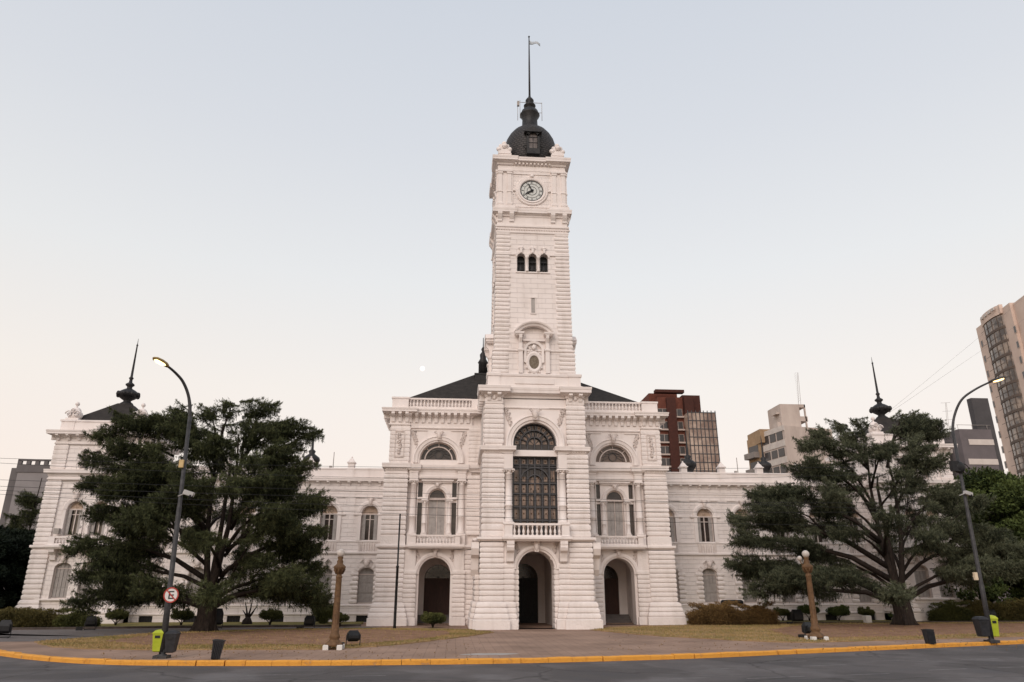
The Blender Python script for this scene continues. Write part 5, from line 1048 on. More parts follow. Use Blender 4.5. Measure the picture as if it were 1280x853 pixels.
p = at(404, 784, 56.5); leafy('shrub', (p.x, 56.5, 0), 'upright ragged green shrub left of the ornamental lamp post', 'shrub', None, [(random.uniform(-.6, .6), random.uniform(-.4, .4), random.uniform(.4, 1.5), .4, .4, .4, random.uniform(.2, .6)) for k in range(16)], 1700, 'topiary', None, (.06, .16), .35, up=.9)
def hedge(px0, px1, Y, h, d, label, mat, seed, per=900):
    r = random.Random(seed); a = at(px0, 770, Y).x; b = at(px1, 770, Y).x; bl = []; n_ = int((b - a) / .32)
    for k in range(n_):
        for j in (-1, 0, 1):
            x = (k + .5) / n_ * (b - a) - (b - a) / 2; hh = h * (1 + .07 * math.sin(k * .55 + seed) + r.uniform(-.06, .06)); e = min(1, .65 + min(k, n_ - 1 - k) * .12)
            for z in (.22, .52, .8): bl.append((x + r.uniform(-.1, .1), j * d * .33, z * hh * e, .34, d * .3, .2 * h + .06, .3 + .25 * z * r.uniform(.6, 1.2) + .12 * math.sin(k * .9 + seed)))
            bl.append((x, y_ if False else j * d * .33, h * hh / h * r.uniform(.98, 1.12), .2, .2, .12, .65))
    return leafy('hedge', ((a + b) / 2, Y, 0), label, 'hedge', None, bl, per, mat, None, (.05, .12), .5, up=.5)
hedge(-60, 82, 52.8, 1.0, 1.3, 'long olive green hedge at the far left of the lawn', 'hedge', 1); hedge(76, 121, 52.4, .98, 1.2, 'short rounded hedge at the right end of the long left hedge', 'topiary', 2)
hedge(863, 926, 52.6, 1.3, 1.3, 'brown bushy hedge beside the foot of the right block', 'hedge_br', 3); hedge(924, 968, 52.8, 1.22, 1.2, 'darker brown hedge segment left of the round clipped bush', 'hedge_br', 4)
hedge(1166, 1210, 56.9, 1.25, 1.2, 'olive hedge in front of the right corner of the palace', 'topiary', 5); hedge(1206, 1345, 57.0, 1.35, 1.2, 'long brownish hedge at the far right behind the bins', 'hedge', 6)
# pruned stump plant
p = at(308, 785, 56); m = MB(); m.tube([(0, 0, -.05), (0, 0, .3), (.05, 0, .55)], [.42, .32, .14], 9)
for a, l_ in ((-.9, 1.0), (-.3, 1.9), (.2, 2.1), (.9, 1.5), (1.3, .8)): m.tube([(0, 0, .4), (math.sin(a) * .3 * l_, .1, .4 + l_ * .35), (math.sin(a) * .5 * l_, .0, .4 + l_ * .6)], [.11, .05, .02], 5)
e = empty('pruned_stump', (p.x, 56, 0), 'bare cut back stump with a few thin stalks near the left cedar', 'stump'); m.build('trunk', M['bark'], e)
# fallen leaves / debris specks on the soil
n_ = 1400; P = np.zeros((n_, 3)); k = 0
for i in range(n_):
    q = gr(random.uniform(120, 600), random.uniform(792, 828)) if i % 2 else gr(random.uniform(760, 1290), random.uniform(785, 815)); P[i] = (q.x, q.y, .065)
D_ = RNG.normal(size=(n_, 3)); D_[:, 2] *= .2
tag(leaves('fallen_leaves', P, D_, RNG.uniform(.04, .09, n_), RNG.uniform(.02, .05, n_), RNG.uniform(.5, 1, n_), M['hedge_br']), 'scattered dry leaves on the soil and paving', 'fallen leaves', None, 'stuff')
# ================================================================ STREET FURNITURE
def street_lamp(base, lean, arm, hh, label, side):
    root = empty('street_lamp', base, label, 'street lamp', 'tall curved street lamps on the kerb'); B = Vector(base)
    m = MB(); A0 = Vector(arm[0]) - B; m.lathe(0, 0, [(.17, 0), (.17, .12), (.115, .14), (.11, .3)], 12); m.tube([A0 * t for t in (.012, .25, .255, .6, .605, 1)], [.115, .11, .095, .09, .078, .075], 12); m.box(-.24, .24, -.24, .24, -.02, .1)
    P = [A0 * .93] + [Vector(q) - B for q in arm]
    pts = []
    for i in range(len(P) - 1):
        p0, p1, p2, p3 = P[max(i - 1, 0)], P[i], P[i + 1], P[min(i + 2, len(P) - 1)]
        for k in range(6): t = k / 6; pts.append(.5 * (2 * p1 + (p2 - p0) * t + (2 * p0 - 5 * p1 + 4 * p2 - p3) * t * t + (3 * p1 - p0 - 3 * p2 + p3) * t ** 3))
    pts.append(P[-1]); m.tube(pts, [.075 - .03 * i / len(pts) for i in range(len(pts))], 8)
    m.build('pole', M['polegrey'], root)
    d = (pts[-1] - pts[-2]).normalized(); e = pts[-1]; dh = Vector((d.x, d.y, max(.1, d.z * .5))).normalized(); sd = dh.cross(Vector((0, 0, 1))).normalized(); up = sd.cross(dh)
    h = MB(); rings = []
    for t, w_, a, b in ((-.05, .05, .05, -.05), (.1, .11, .08, -.03), (.35, .15, .09, -.03), (.62, .13, .07, -.02), (.72, .05, .04, 0)):
        c = e + dh * t; rings.append([tuple(c + sd * -w_ + up * b), tuple(c + sd * w_ + up * b), tuple(c + sd * w_ * .8 + up * a), tuple(c - sd * w_ * .8 + up * a)])
    h.loop(rings); H_ = h.build('lamp_head', M['polegrey'] if side > 0 else noisy('ochre_lamp_shell', (.25, .16, .05), (.35, .24, .08), 6, .5), root)
    g_ = MB(); rings = []
    for t, w_, b in ((.12, .07, -.03), (.25, .12, -.055), (.5, .11, -.055), (.62, .06, -.03)): c = e + dh * t; rings.append([tuple(c - sd * w_ + up * -.02), tuple(c - sd * w_ * .7 + up * (b - .02)), tuple(c + sd * w_ * .7 + up * (b - .02)), tuple(c + sd * w_ + up * -.02)])
    g_.loop(rings); g_.build('lamp_lens', M['lamp'], H_)
    return root
def smart_arm(pixels, Y): return [tuple(at(a, b, Y)) for a, b in pixels]
LB = gr(202, 823); RB = gr(1240, 803)
street_lamp((LB.x, LB.y, 0), 0, [at(237.5, 521, LB.y), at(236, 497, LB.y - .05), at(229, 478, LB.y - .3), at(219, 466, LB.y - .7), at(209, 457.5, LB.y - 1.1)], 8.9, 'left street lamp with a round no parking sign on its pole', -1)
street_lamp((RB.x, RB.y, 0), 0, [at(1191, 540, RB.y), at(1193, 520, RB.y), at(1202, 500, RB.y - .2), at(1219, 487, RB.y - .5), at(1238, 477.5, RB.y - .9)], 9.6, 'right street lamp with a black speaker and bins on its pole', 1)
# things on the poles
def on(B, h): return (B.x, B.y - .1, h)
p = at(214, 744, LB.y - .14); e = empty('no_parking_sign', (p.x, p.y, p.z), 'round white and red sign with a crossed out E', 'sign')
m = MB(); m.disc(0, 0, .265, -.01, .01, 32); m.build('sign_plate', M['white'], e)
red = noisy('red_paint', (.42, .05, .035), (.34, .05, .04), 5, .5)
m = MB(); m.arch(0, 0, [(.225, -.012), (.225, -.018), (.272, -.018), (.272, -.012)], 36, a0=0, a1=2 * PI); m.exty([(-.19, .16), (-.16, .19), (.19, -.16), (.16, -.19)], -.022, -.013); m.build('red_ring', red, e)
m = MB(); m.box(-.09, -.04, -.0125, -.011, -.14, .14); [m.box(-.04, .1, -.0125, -.011, z, z + .045) for z in (-.14, -.022, .095)]; m.build('letter', M['black'], e)
def mounted(name, px, py, Y, w_, d_, h_, mat, label, cat):
    p = at(px, py, Y); m = MB(); m.prof(-w_ / 2, w_ / 2, -d_ / 2, d_ / 2, [(-.01, -h_ / 2), (0, -h_ / 2 + .02), (0, h_ / 2 - .02), (-.01, h_ / 2)]); m.box(-.02, .02, d_ / 2, d_ / 2 + .12, -.03, .03)
    e = empty(name, tuple(p), label, cat); m.build('housing', mat, e); return e
yb = noisy('yellowed_box', (.48, .33, .14), (.58, .42, .2), 4, .5)
mounted('junction_box', 227, 580, LB.y - .1, .18, .14, .3, yb, 'small yellow box fixed high on the left lamp pole', 'box')
mounted('junction_box', 1219.5, 720.5, RB.y - .1, .17, .14, .36, noisy('cream_box', (.62, .5, .34), (.7, .58, .42), 4, .5), 'cream box fixed low on the right lamp pole', 'box')
def camera_box(px, py, Y, sgn, label):
    p = at(px, py, Y); e = empty('security_camera', tuple(p), label, 'camera', 'cameras on the lamp poles'); m = MB(); m.M = Matrix.Rotation(sgn * .3, 4, 'Y'); m.prof(-.2, .2, -.1, .1, [(-.02, -.09), (0, -.07), (0, .07), (-.02, .09)]); m.M = None; m.tube([(-sgn * .15, 0, 0), (-sgn * .42, .1, -.1)], .025, 5); m.build('housing', noisy('camera_grey', (.45, .43, .42), (.36, .35, .34), 4, .4), e); m = MB(); m.lathe(sgn * .1, -.02, [(.07, -.18), (.09, -.12), (.09, -.06)], 10); m.build('lens', M['black'], e)
camera_box(236, 617, LB.y - .15, 1, 'grey camera housing on the left lamp pole'); camera_box(1210, 617, RB.y - .15, 1, 'grey camera housing on the right lamp pole below the speaker')
p = at(1197, 584, RB.y - .1); e = empty('loudspeaker', tuple(p), 'round black speaker with a coiled cable on the right pole', 'speaker'); m = MB(); m.M = Matrix.Rotation(PI / 2, 4, 'X'); m.lathe(.1, 0, [(.3, -.12), (.32, -.05), (.26, .08), (.12, .12)], 16); m.M = None; m.box(-.35, .05, -.1, .1, -.22, .3); m.build('housing', M['black'], e)
m = MB(); m.arch(.32, -.1, [(.25, -.02), (.25, .02), (.28, .02), (.28, -.02)], 20, a0=0, a1=2 * PI); m.build('cable_coil', M['black'], e)
def pole_bin(px0, px1, py0, py1, Y, mat, label):
    a = at(px0, py1, Y); b = at(px1, py1, Y); t = at(px0, py0, Y); w_ = b.x - a.x; h_ = t.z - a.z; e = empty('litter_bin', ((a.x + b.x) / 2, Y, a.z), label, 'bin', 'litter bins on the lamp poles')
    m = MB(); m.prof(-w_ / 2 + .05, w_ / 2 - .05, -w_ * .4, w_ * .4, [(-.04, 0), (0, .03), (.045, h_ * .8)]); m.build('body', mat, e)
    m = MB(); m.prof(-w_ / 2 + .05, w_ / 2 - .05, -w_ * .4, w_ * .4, [(.05, h_ * .8), (.06, h_ * .82), (.06, h_ * .86), (-.0, h_ * .96), (-.1, h_)]); m.build('lid', mat, e); m = MB(); m.box(-w_ * .25, w_ * .25, -w_ * .4 - .05, -w_ * .4 - .02, h_ * .62, h_ * .74); m.build('slot', M['black'], e)
pole_bin(190, 203, 787, 815, LB.y + .05, M['lime'], 'lime green litter bin hung on the left lamp pole'); pole_bin(205.5, 220, 788, 816, LB.y + .05, M['binblack'], 'charcoal litter bin hung on the left lamp pole')
pole_bin(1238, 1248, 769, 796, RB.y + .2, M['lime'], 'lime green litter bin hung on the right lamp pole'); pole_bin(1223.5, 1236, 770.5, 796, RB.y + .05, M['binblack'], 'charcoal litter bin hung on the right lamp pole')
def low_bin(px, py, label, w_=.38, h_=.64, tilt=0):
    p = gr(px, py); e = empty('waste_basket', (p.x, p.y, 0), label, 'bin', 'low dark bins on the pavement'); e.rotation_euler = (0, tilt, .12); m = MB(); m.prof(-w_ / 2 + .05, w_ / 2 - .05, -w_ / 2 + .07, w_ / 2 - .07, [(-.03, 0), (0, .02), (.04, h_ - .05), (.06, h_ - .04), (.06, h_), (.02, h_)])
    for k in range(6): m.box(-w_ / 2 + .06 + k * w_ * .15, -w_ / 2 + .09 + k * w_ * .15, -w_ / 2 - .0, -w_ / 2 + .04, .04, h_ - .08)
    m.build('body', M['binblack'], e); m = MB(); m.box(-w_ / 2 + .06, w_ / 2 - .06, -w_ / 2 + .08, w_ / 2 - .08, h_ - .02, h_ + .015); m.build('liner', M['black'], e)
low_bin(269, 824.5, 'dark basket bin tilting at the kerb right of the left lamp', tilt=rad(5)); low_bin(1162.5, 806, 'dark basket bin on the pavement left of the right lamp')
def lamp_post(px, py, Yh, label, tilt=0):
    p = gr(px, py); k = 1.0; root = empty('lamp_post', (p.x, p.y, 0), label, 'lamp post', 'ornamental lamp posts on the lawn'); root.rotation_euler = (0, tilt, 0); root.scale = (Yh,) * 3
    for sx in (-1, 1):
        for sy in (-1, 1): m = MB(); m.prof(sx * .3 - .12, sx * .3 + .12, sy * .3 - .12, sy * .3 + .12, [(0, 0), (0, .16), (-.02, .2)]); m.build('base_block', M['white'], root)
    m = MB(); m.lathe(0, 0, [(.40, .14), (.40, .22), (.34, .28), (.24, .36), (.2, .42), (.24, .48), (.22, .6), (.17, .68), (.165, 1.0), (.15, 1.05), (.14, 2.2), (.125, 2.95), (.15, 3.0), (.15, 3.04), (.11, 3.1), (.12, 3.2), (.2, 3.32), (.27, 3.4), (.27, 3.48), (.17, 3.56), (.13, 3.62), (.15, 3.7), (.1, 3.78), (.13, 3.86), (.13, 3.9)], 16)
    for a in range(8): an = a * PI / 4; m.tube([(math.cos(an) * .15, math.sin(an) * .15, .7), (math.cos(an) * .115, math.sin(an) * .115, 2.95)], .014, 4); m.tube([(math.cos(an) * .14, math.sin(an) * .14, 3.15), (math.cos(an) * .25, math.sin(an) * .25, 3.36)], .03, 4)
    m.build('column', M['rust'], root); m = MB(); m.ball(0, 0, 4.06, .18, .18, .18, 20, 12); m.build('globe', M['globe'], root); return root
lamp_post(417, 812, .945, 'ochre fluted lamp post with white globe on the left lawn'); lamp_post(1021, 801, 1, 'ochre fluted lamp post with white globe plus a small ball added for a bright blur on the right lawn')
p2 = at(1004.5, 695, gr(1021, 801).y); m = MB(); m.ball(0, 0, 0, .12, .12, .12, 16, 10); 
r2 = [o for o in COL.objects if o.name.startswith('lamp_post')][-1]; m.build('globe', M['globe'], r2, loc=(-.32, .05, 3.85)); m = MB(); m.tube([(0, 0, 3.6), (-.25, .03, 3.55), (-.32, .05, 3.75)], .03, 5); m.build('arm', M['rust'], r2)  # small ball and arm added for a bright blur beside the only globe
def floodlight(px, py, w_, h_, rz, label, Y=None, Z0=0):
    p = gr(px, py) if Y is None else at(px, py, Y); e = empty('floodlight', (p.x, p.y, Z0), label, 'floodlight', 'black floodlights aimed at the palace'); e.rotation_euler = (0, 0, rz)
    b = MB(); b.prof(-w_ / 2, w_ / 2, -.08, .2, [(-.08, .22), (0, .3), (0, .22 + h_ * .7), (-.1, .22 + h_)]); b.prof(-w_ / 2 + .05, w_ / 2 - .05, -.2, -.08, [(-.05, .3), (0, .36), (0, .2 + h_ * .6), (-.06, .2 + h_ * .8)]); b.build('housing', M['black'], e)
    for k in range(5): pass
    b = MB(); b.tube([(-w_ / 2 - .02, 0, .5), (-w_ / 2 - .02, 0, .06), (-w_ / 2 + .05, -.2, .0)], .02, 5); b.tube([(w_ / 2 + .02, 0, .5), (w_ / 2 + .02, 0, .06), (w_ / 2 - .05, -.2, .0)], .02, 5); b.box(-w_ / 2, w_ / 2, -.04, .04, .03, .08); b.build('bracket', M['black'], e)
    b = MB(); b.box(-w_ / 2 - .45, -w_ / 2 - .1, -.12, .12, .0, .2); b.build('ballast_box', M['black'], e)
floodlight(441, 809, .55, .45, .25, 'black floodlight right beside the left ornamental lamp post'); floodlight(386, 787, .65, .6, -.2, 'black floodlight with ballast box near the left ragged shrub')
floodlight(1012, 798, .6, .55, .5, 'black floodlight at the foot of the right ornamental lamp post'); floodlight(998, 781, .85, .8, .2, 'black floodlight behind the right ornamental lamp post')
floodlight(112, 788, .6, .6, .3, 'black floodlight standing before the short left hedge'); floodlight(1240, 778, .8, .7, -.3, 'black floodlight in front of the far right hedge'); floodlight(3, 798, .6, .65, .3, 'black floodlight cut by the left edge of the view'); floodlight(271, 786, .6, 1.0, .5, 'tall black floodlight right behind the left cedar trunk')
floodlight(917, 772, 1.6, .35, 0, 'flat black floodlight bar above the brown hedge', 54.6, 1.1)
# thin black mast on the lawn
p = gr(493, 787); m = MB(); m.lathe(0, 0, [(.10, 0), (.09, .3), (.08, 3.7), (.1, 3.72), (.1, 3.8), (.055, 3.85), (.05, 7.1)], 10); e = empty('flagpole', (p.x, p.y, 0), 'slim black bare pole standing before the left block', 'pole'); m.build('pole', M['black'], e)
p = gr(1076, 779); m = MB(); m.prof(-.22, .22, -.22, .22, [(0, 0), (0, .5), (-.03, .56)]); e = empty('stone_bollard', (p.x, p.y - 1, 0), 'small white square stone stub left of the cedar trunk', 'bollard'); m.build('stub', M['white'], e)
# ================================================================ OVERHEAD CABLES
def cable(pxs, Y, label, r=.009, name='overhead_cable'):
    a, b = at(*pxs[0], Y), at(*pxs[-1], Y); d = (b - a); a2 = a - d * .35; b2 = b + d * .35; m = MB(); pts = []
    if len(pxs) == 3: c = at(*pxs[1], Y); sag = ((a + b) / 2).z - c.z
    else: sag = .15
    for k in range(25): t = -.35 + 1.7 * k / 24; p = a + d * t; pts.append((p.x, p.y, p.z - sag * 4 * t * (1 - t)))
    o = m.tube(pts, r, 4).build(name, M['black']); return tag(o, label, 'cable', 'overhead cables across the facade')
cable([(0, 573), (480, 584), (834, 586)], 40, 'topmost thin cable crossing the front of the palace')
cable([(0, 579), (480, 597), (834, 599)], 40, 'thin cable just under the topmost one')
cable([(0, 600), (480, 614), (834, 627)], 38, 'thin cable across the heads of the upper side windows')
cable([(0, 608), (480, 622), (834, 628)], 36, 'thin cable one below the window head cable')
cable([(0, 613), (480, 632), (834, 640)], 37, 'thin cable at mid height of the tall grille window')
cable([(0, 618), (480, 640), (834, 653)], 39, 'lowest thin cable crossing the tall grille window')
p0 = at(1096, 512, 63); p1 = at(1300, 352, 120)
for k, (u, v_) in enumerate(((0, 0), (1.5, -1.2))): m = MB(); m.tube([p0 + Vector((u * .3, 0, -v_ * .2 - 1)) , p0.lerp(p1, .5) + Vector((u, 0, v_ - 1)), p1 + Vector((u * 2, 0, v_ * 2))], [.008, .009, .012], 4); tag(m.build('overhead_cable', M['polegrey']), ['upper', 'lower'][k] + ' faint cable rising to the beige tower at right', 'cable', 'faint cables on the right')
# ================================================================ CITY BEHIND
def bld(name, x, y, label, rz=0): return empty(name, (x, y, 0), label, 'building', None, rz)
def wins(parent, spots, w_, h_, y, frame, glass, sill=True, dpt=.12):
    """first window built, the rest copied; spots = (x, z) of sill centre, local"""
    f = MB(); f.box(-w_ / 2 - .04, -w_ / 2, -.05, .05, 0, h_); f.box(w_ / 2, w_ / 2 + .04, -.05, .05, 0, h_); f.box(-w_ / 2 - .04, w_ / 2 + .04, -.05, .05, h_, h_ + .04); f.box(-.03, .03, -.03, .03, 0, h_)
    if sill: f.box(-w_ / 2 - .2, w_ / 2 + .2, -.35, .05, -.22, 0)
    o = f.build('window', frame, parent, loc=(spots[0][0], y, spots[0][1])); g_ = MB(); g_.box(-w_ / 2, w_ / 2, -.02, .02, 0, h_); g_.build('pane', glass, o)
    for x, z in spots[1:]: dup(o, parent, (x, y, z), False)
brick = noisy('brown_brick', (.105, .034, .022), (.15, .05, .032), 2, .85); brickd = noisy('dark_brown_brick', (.05, .018, .013), (.07, .024, .017), 2, .85)
dg = new_mat('dark_glass', (.05, .045, .045), .2, 0, .5)[0]; wf = noisy('pale_trim', (.42, .34, .30), (.5, .42, .37), 3, .7)
# brown tower
Yb = 105; A = lambda px, py, Y: at(px, py, Y)
bx = A(845, 560, Yb).x; B1 = bld('apartment_tower', bx, Yb, 'red brown brick apartment tower behind the right block')
L = lambda px, py, Y=Yb: (A(px, py, Y).x - bx, A(px, py, Y).z)
m = MB(); xl = L(822, 500)[0]; xr = L(875, 520)[0]; zt = L(850, 497)[1]
m.box(xl, L(858, 500)[0], 0, 14, 0, zt); m.box(L(819, 500)[0] - .4, L(851, 490)[0], 2, 12, 0, L(835, 488)[1]); m.box(L(808, 500)[0], L(822, 500)[0], 3, 12, 0, L(810, 499)[1]); hbw = m.build('wall', brick, B1)
m = MB(); m.box(L(858, 500)[0] - .6, L(858, 500)[0] + .8, -.8, 10, 0, L(850, 497)[1]); m.box(L(858, 500)[0] + .8, L(873, 500)[0], 1, 10, 0, L(865, 503)[1]); m.box(L(836, 500)[0] - .5, L(836, 500)[0] + .9, -.5, 1, 0, L(836, 498)[1]); m.box(L(820, 500)[0], L(856, 500)[0], -.05, 1, L(840, 490)[1] - .1, L(840, 488)[1] + .1); m.build('pilaster', brickd, B1)
rows = [L(845, y)[1] for y in (521, 537, 553, 568, 583, 597)]
wins(B1, [(L(827.5, 540)[0] + .3, z) for z in rows] + [(L(846.5, 540)[0] + .2, z) for z in rows], 1.5, 1.15, -.05, wf, dg)
Bg = bld('office_block', A(880, 560, Yb - 2).x, Yb - 2, 'bronze glass curtain wall block beside the brown brick tower'); bx = Bg.location.x
x0, x1 = L(861.5, 540, Yb - 2)[0], L(896, 540, Yb - 2)[0]; zt = L(880, 516, Yb - 2)[1]
m = MB(); m.box(x0, x1, 0, 9, 0, zt); m.build('glass_wall', noisy('bronze_curtain_glass', (.20, .13, .10), (.52, .40, .32), .25, .2, spec=.6, lo=.42, hi=.6), Bg)
m = MB()
for k in range(8): x = x0 + (x1 - x0) * k / 7; m.box(x - .05, x + .05, -.1, .02, 0, zt + .3)
for k in range(26): z = zt - k * 1.25; m.box(x0 - .1, x1 + .1, -.08, .02, z - .05, z + .05) if z > 0 else None
for k in range(6): m.box(x1 - .02, x1 + .1, k * 1.5, k * 1.5 + .1, 0, zt)
m.build('mullion', M['dkframe'], Bg); m = MB(); m.box(x0, x0 + 2.8, 2, 8, zt, zt + 3.2); m.build('plant_room', brickd, Bg)
# beige block
Yd = 125; c0 = A(983, 560, Yd); B2 = bld('apartment_block', c0.x, Yd, 'stained beige block with a rooftop water tank house')
bw = noisy('stained_beige_wall', (.42, .35, .31), (.56, .48, .43), .35, .9, stretch=(1, 1, .3)); bs = noisy('pale_band', (.5, .45, .42), (.6, .55, .5), 1, .9); ylw = noisy('mustard_wall', (.30, .20, .12), (.38, .27, .17), 1, .9)
L2 = lambda px, py, Y=Yd: (A(px, py, Y).x - c0.x, A(px, py, Y).z)
zt = L2(983, 532)[1]; xr = L2(1052, 560)[0]
# right face frontal, left face running back
ang = rad(100); dxl, dyl = math.cos(ang), math.sin(ang); Ln = 11.4
m = MB(); vs = [(0, 0), (xr, 2.5), (xr + dxl * Ln, 2.5 + dyl * Ln), (dxl * Ln, dyl * Ln)]; m.add([(x, y, 0) for x, y in vs] + [(x, y, zt) for x, y in vs], [(0, 1, 5, 4), (1, 2, 6, 5), (2, 3, 7, 6), (3, 0, 4, 7), (4, 5, 6, 7)]); m.build('wall', bw, B2)
xx0, xx1, zz0, zz1 = L2(981, 520)[0], L2(1013, 520)[0], zt - 1, L2(995, 503)[1]
m = MB(); m.box(xx0, xx1 - 1.2, 1.5, 7, zz0, zz1); m.box(xx1 - 1.2, xx1, 1.5, 7, zz1 - .6, zz1); m.box(xx1 - 1.2, xx1 + .2, 1.5, 7, zz0 + 2.2, zz1 - 2.3); m.box(xx1 - .25, xx1, 1.5, 1.8, zz0, zz1); m.box(xx0 - .7, xx0, 2, 4, zz1 - 1.8, zz1 - 1.5); m.box(xx0 - .6, xx0, 2, 4, zz1 - 4.4, zz1 - 3.4); m.build('tank_house', bw, B2)
# oblique facade windows: child wall frame rotated
F2 = MB(); F2.M = Matrix.Rotation(ang - PI, 4, 'Z'); 
sp_ = []
for r_i in range(7):
    z = zt - 2.4 - r_i * 3.05; F2.box(-7.0, -.1, -.12, .1, z - 1.3, z - .15)
F2.box(-7.1, 0, -.14, .1, zt - .9, zt + .05); F2.build('pale_spandrel', bs, B2)
Wd = MB(); Wd.M = Matrix.Rotation(ang - PI, 4, 'Z')
for r_i in range(7):
    z = zt - 2.4 - r_i * 3.05
    for k in range(3): x = -1.5 - k * 2.2; o = MB(); o.M = Matrix.Rotation(ang - PI, 4, 'Z'); o.box(x - .85, x + .85, -.1, .0, z, z + 1.45); ob = o.build('window', dg, B2) if True else None
m = MB(); m.M = Matrix.Rotation(ang - PI, 4, 'Z'); m.box(-11.6, -7.1, -.5, .0, 0, zt - .6); m.build('mustard_wall', ylw, B2)
for r_i in range(7):
    z = zt - 4.6 - r_i * 3.05; m = MB(); m.M = Matrix.Rotation(ang - PI, 4, 'Z'); m.box(-11.4, -7.8, -1.6, -.5, z, z + 1.1); m.build('balcony', noisy('grey_balcony', (.2, .18, .17), (.28, .25, .23), 1, .9) if r_i == 0 else bpy.data.materials['grey_balcony'], B2)
    m = MB(); m.M = Matrix.Rotation(ang - PI, 4, 'Z'); m.box(-11.2, -8, -.55, -.48, z + 1.1, z + 2.5); m.build('window', dg, B2)
m = MB(); m.box(L2(966, 530)[0], L2(981, 530)[0], 6, 12, zt - 2, L2(973, 528)[1]); m.build('rooftop_room', ylw, B2)
e = A(999, 503, Yd + 4); t_ = A(997, 466, Yd + 4); m = MB()
for q in (-.25, .25): m.tube([(e.x + q, e.y, e.z - 1), (t_.x + q * .3, e.y, t_.z)], .035, 4)
for k in range(14): z = e.z + (t_.z - e.z) * k / 14; m.tube([(e.x - .25, e.y, z), (e.x + .2, e.y, z + .45)], .02, 3)
tag(m.build('lattice_antenna', M['concrete']), 'thin lattice antenna on the beige block rooftop', 'antenna')
# right pinkish beige tower with curved window bay
pk = noisy('pinkish_beige_render', (.58, .45, .38), (.68, .54, .46), .3, .9)
Yt = 143; cL = A(1240, 560, Yt); tl = A(1220, 411, Yt); tr_ = A(1290, 372, Yt - 20)
B3 = bld('residential_tower', cL.x, Yt, 'tall pinkish beige tower with a curved glazed bay'); lx0 = tl.x - cL.x; lx1 = A(1290, 420, Yt - 20).x - cL.x
vx = Vector((lx1 - lx0, -20, 0)); LL = vx.length; th = math.atan2(vx.y, vx.x); MT = Matrix.Translation((lx0, 0, 0)) @ Matrix.Rotation(th, 4, 'Z'); zt = tl.z
def fit_t(px, py):      # pixel -> distance along the oblique face and height
    d = _ray(px, py); o = Vector((B3.location.x + lx0, Yt, 0)); u = vx.normalized(); 
    # CAMP.xy + k d.xy = o.xy + t u.xy
    det = d.x * (-u.y) - (-u.x) * d.y; bx_, by_ = o.x - CAMP.x, o.y - CAMP.y; k = (bx_ * (-u.y) - (-u.x) * by_) / det; t = (d.x * by_ - d.y * bx_) / det; return t, CAMP.z + k * d.z
m = MB(); m.M = MT; t1 = fit_t(1264, 390)[0]; m.box(0, t1, 0, 14, 0, zt); m.box(t1, LL + 6, .6, 14, 0, zt - .3); m.box(t1 - .3, LL + 6, 1.5, 14, zt - 1, fit_t(1270, 378)[1]); m.build('wall', pk, B3)
b0, b1 = fit_t(1234, 420)[0], fit_t(1257, 410)[0]; bc_ = (b0 + b1) / 2; br_ = (b1 - b0) / 2
m = MB(); m.M = MT; m.box(b0 - .4, b1 + .4, -.5, .2, zt - 1.0, zt + .9)
m.loop([[(bc_ + (br_ + .25) * math.cos(PI + PI * k / 14), 0 - .9 * math.sin(PI * k / 14) * 1.3, z) for k in range(15)] for z in (zt - 1.1, zt + .9)], True, True, False); m.build('parapet', pk, B3)
m = MB(); m.M = MT
for k in range(4): x = bc_ - br_ * .6 + k * br_ * .42; m.box(x, x + br_ * .26, -1.35, -1.15, zt + .0, zt + .55)
m.build('parapet_opening', M['globe'], B3)
gb = noisy('bay_glass', (.08, .065, .058), (.32, .25, .20), .5, .2, spec=.6, lo=.45, hi=.6); nfl = int(zt / 3.0)
for i in range(nfl):
    z1_ = zt - 1.3 - i * 2.9
    if z1_ < 14: break
    m = MB(); m.M = MT; m.loop([[(bc_ + br_ * math.cos(PI + PI * k / 12), -1.05 * math.sin(PI * k / 12), z) for k in range(13)] for z in (z1_ - 2.4, z1_)], True, True, False); o = m.build('bay_window', gb, B3)
    m = MB(); m.M = MT; m.loop([[(bc_ + (br_ + .12) * math.cos(PI + PI * k / 12), -1.18 * math.sin(PI * k / 12), z) for k in range(13)] for z in (z1_ - 2.9, z1_ - 2.38)], True, True, False)
    for k in range(1, 12, 2): x, y = bc_ + (br_ + .04) * math.cos(PI + PI * k / 12), -1.1 * math.sin(PI * k / 12); m.box(x - .05, x + .05, y - .05, y + .05, z1_ - 2.4, z1_)
    m.box(bc_ - br_, bc_ + br_, -1.1, -1.08, z1_ - 1.3, z1_ - 1.22); m.build('bay_band', noisy('brown_band', (.10, .075, .065), (.14, .11, .09), 2, .8) if i == 0 else bpy.data.materials['brown_band'], o)
for col_px in (1228, 1269):
    for i in range(9):
        t, z = fit_t(col_px + i * 3.7, (430 if col_px == 1228 else 412) + i * 18.9)
        if t > LL + 5: continue
        m = MB(); m.M = MT; m.box(t - .45, t + .45, -.06, .05, z - .75, z + .75); o = m.build('window', wf, B3); m = MB(); m.M = MT; m.box(t - .33, t + .33, -.09, -.05, z - .62, z + .62); m.build('pane', dg, o)
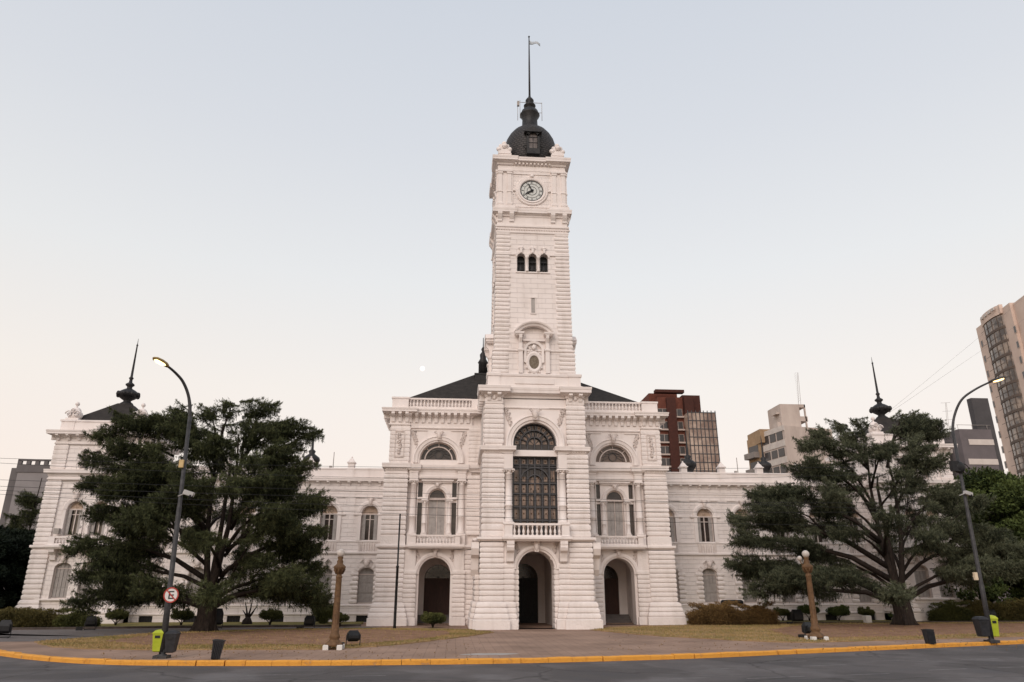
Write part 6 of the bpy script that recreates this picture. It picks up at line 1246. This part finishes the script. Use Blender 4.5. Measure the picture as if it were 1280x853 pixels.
# dark grey building with pale stripes
Yg = 84; c = A(1230, 600, Yg); B4 = bld('grey_building', c.x, Yg, 'dark grey building with three pale horizontal stripes'); gm_ = noisy('grey_violet_render', (.125, .11, .115), (.155, .135, .14), .6, .9); gd = noisy('charcoal_render', (.065, .062, .065), (.085, .08, .083), .6, .9)
L4 = lambda px, py: (A(px, py, Yg).x - c.x, A(px, py, Yg).z)
xa, xb = L4(1203, 560)[0], L4(1259, 560)[0]; m = MB(); xb = L4(1249, 585)[0]; m.box(xa, xb, 0, 10, 0, L4(1230, 537)[1]); m.build('wall', gm_, B4)
m = MB(); m.box(L4(1221, 520)[0], L4(1257, 585)[0], .35, 1.2, 0, L4(1228, 497)[1]); m.box(xa - 2.2, xa, 2.0, 9, 0, L4(1190, 549)[1]); m.build('dark_wall', gd, B4)
m = MB()
for py in (553, 577.5, 600): a0_, z_ = L4(1211, py); m.box(a0_, xb + .02, -.06, .05, z_ - .32, z_ + .38)
m.box(xa - 2.4, xa - .05, 1.8, 4, L4(1190, 560)[1] - .3, L4(1190, 560)[1] + .3); m.build('pale_stripe', noisy('stripe_paint', (.55, .49, .45), (.62, .56, .52), 1, .8), B4)
for i in range(5): z_ = L4(1190, 578)[1] - i * 3; m = MB(); m.box(xa - 2.1, xa - .2, 1.9, 2.0, z_, z_ + 2.2); m.build('window', dg, B4)
m = MB(); 
for x in (xa + .1, xa + 2, xa + 4): m.tube([(x, .2, L4(1210, 537)[1]), (x, .2, L4(1210, 531)[1])], .03, 4)
m.tube([(xa, .2, L4(1210, 531)[1]), (xa + 4.5, .2, L4(1210, 531)[1])], .03, 4); m.build('railing', M['concrete'], B4)
e = A(1186, 545, 100); t_ = A(1180, 504, 100); m = MB()
for q in (-.15, .15): m.tube([(e.x + q, 100, e.z - 18), (e.x + q, 100, e.z), (t_.x + q * .5 + .3, 100, t_.z)], .03, 4)
for k in range(3): z = t_.z - k * 1.3; m.tube([(t_.x - .5, 100, z), (t_.x + 1., 100, z + .1)], .02, 3)
tag(m.build('television_aerial', M['concrete']), 'thin television aerial left of the dark grey building', 'antenna')
# left grey building
Yl = 90; c = A(40, 620, Yl); B5 = bld('office_building', c.x, Yl, 'plain grey building behind the left corner of the palace'); L5 = lambda px, py: (A(px, py, Yl).x - c.x, A(px, py, Yl).z)
gl = noisy('mid_grey_render', (.215, .20, .20), (.25, .235, .235), .5, .9); zt = L5(30, 581)[1]; xa = L5(20, 600)[0]
m = MB(); m.box(xa, xa + 14, 0, 12, 0, zt); m.box(xa - 1.2, xa - .003, .8, 12, 0, zt - .3); m.build('wall', gl, B5)
m = MB(); m.box(xa - .2, xa + 14, -.1, .2, zt - .9, zt); m.box(xa - .2, xa + 14, -.1, .2, zt + .45, zt + .65)
for k in range(14): m.box(xa - .2 + k * 1.0, xa + .25 + k * 1.0, -.1, .2, zt, zt + .5)
m.box(xa - 1.2, xa, .7, .9, 0, zt - .3); m.build('parapet', noisy('dark_grey_render', (.115, .105, .105), (.14, .13, .13), .6, .9), B5)
# low horizon blocks of the city (hidden mostly)
# moon
d = _ray(528, 461).normalized(); m = MB(); m.ball(0, 0, 0, 6.3, 6.3, 6.3, 24, 12); o = m.build('moon', emit('pale_moon', (.90, .88, .86), .75)); o.location = CAMP + d * 1900; tag(o, 'tiny pale moon low in the sky left of the tower', 'moon')
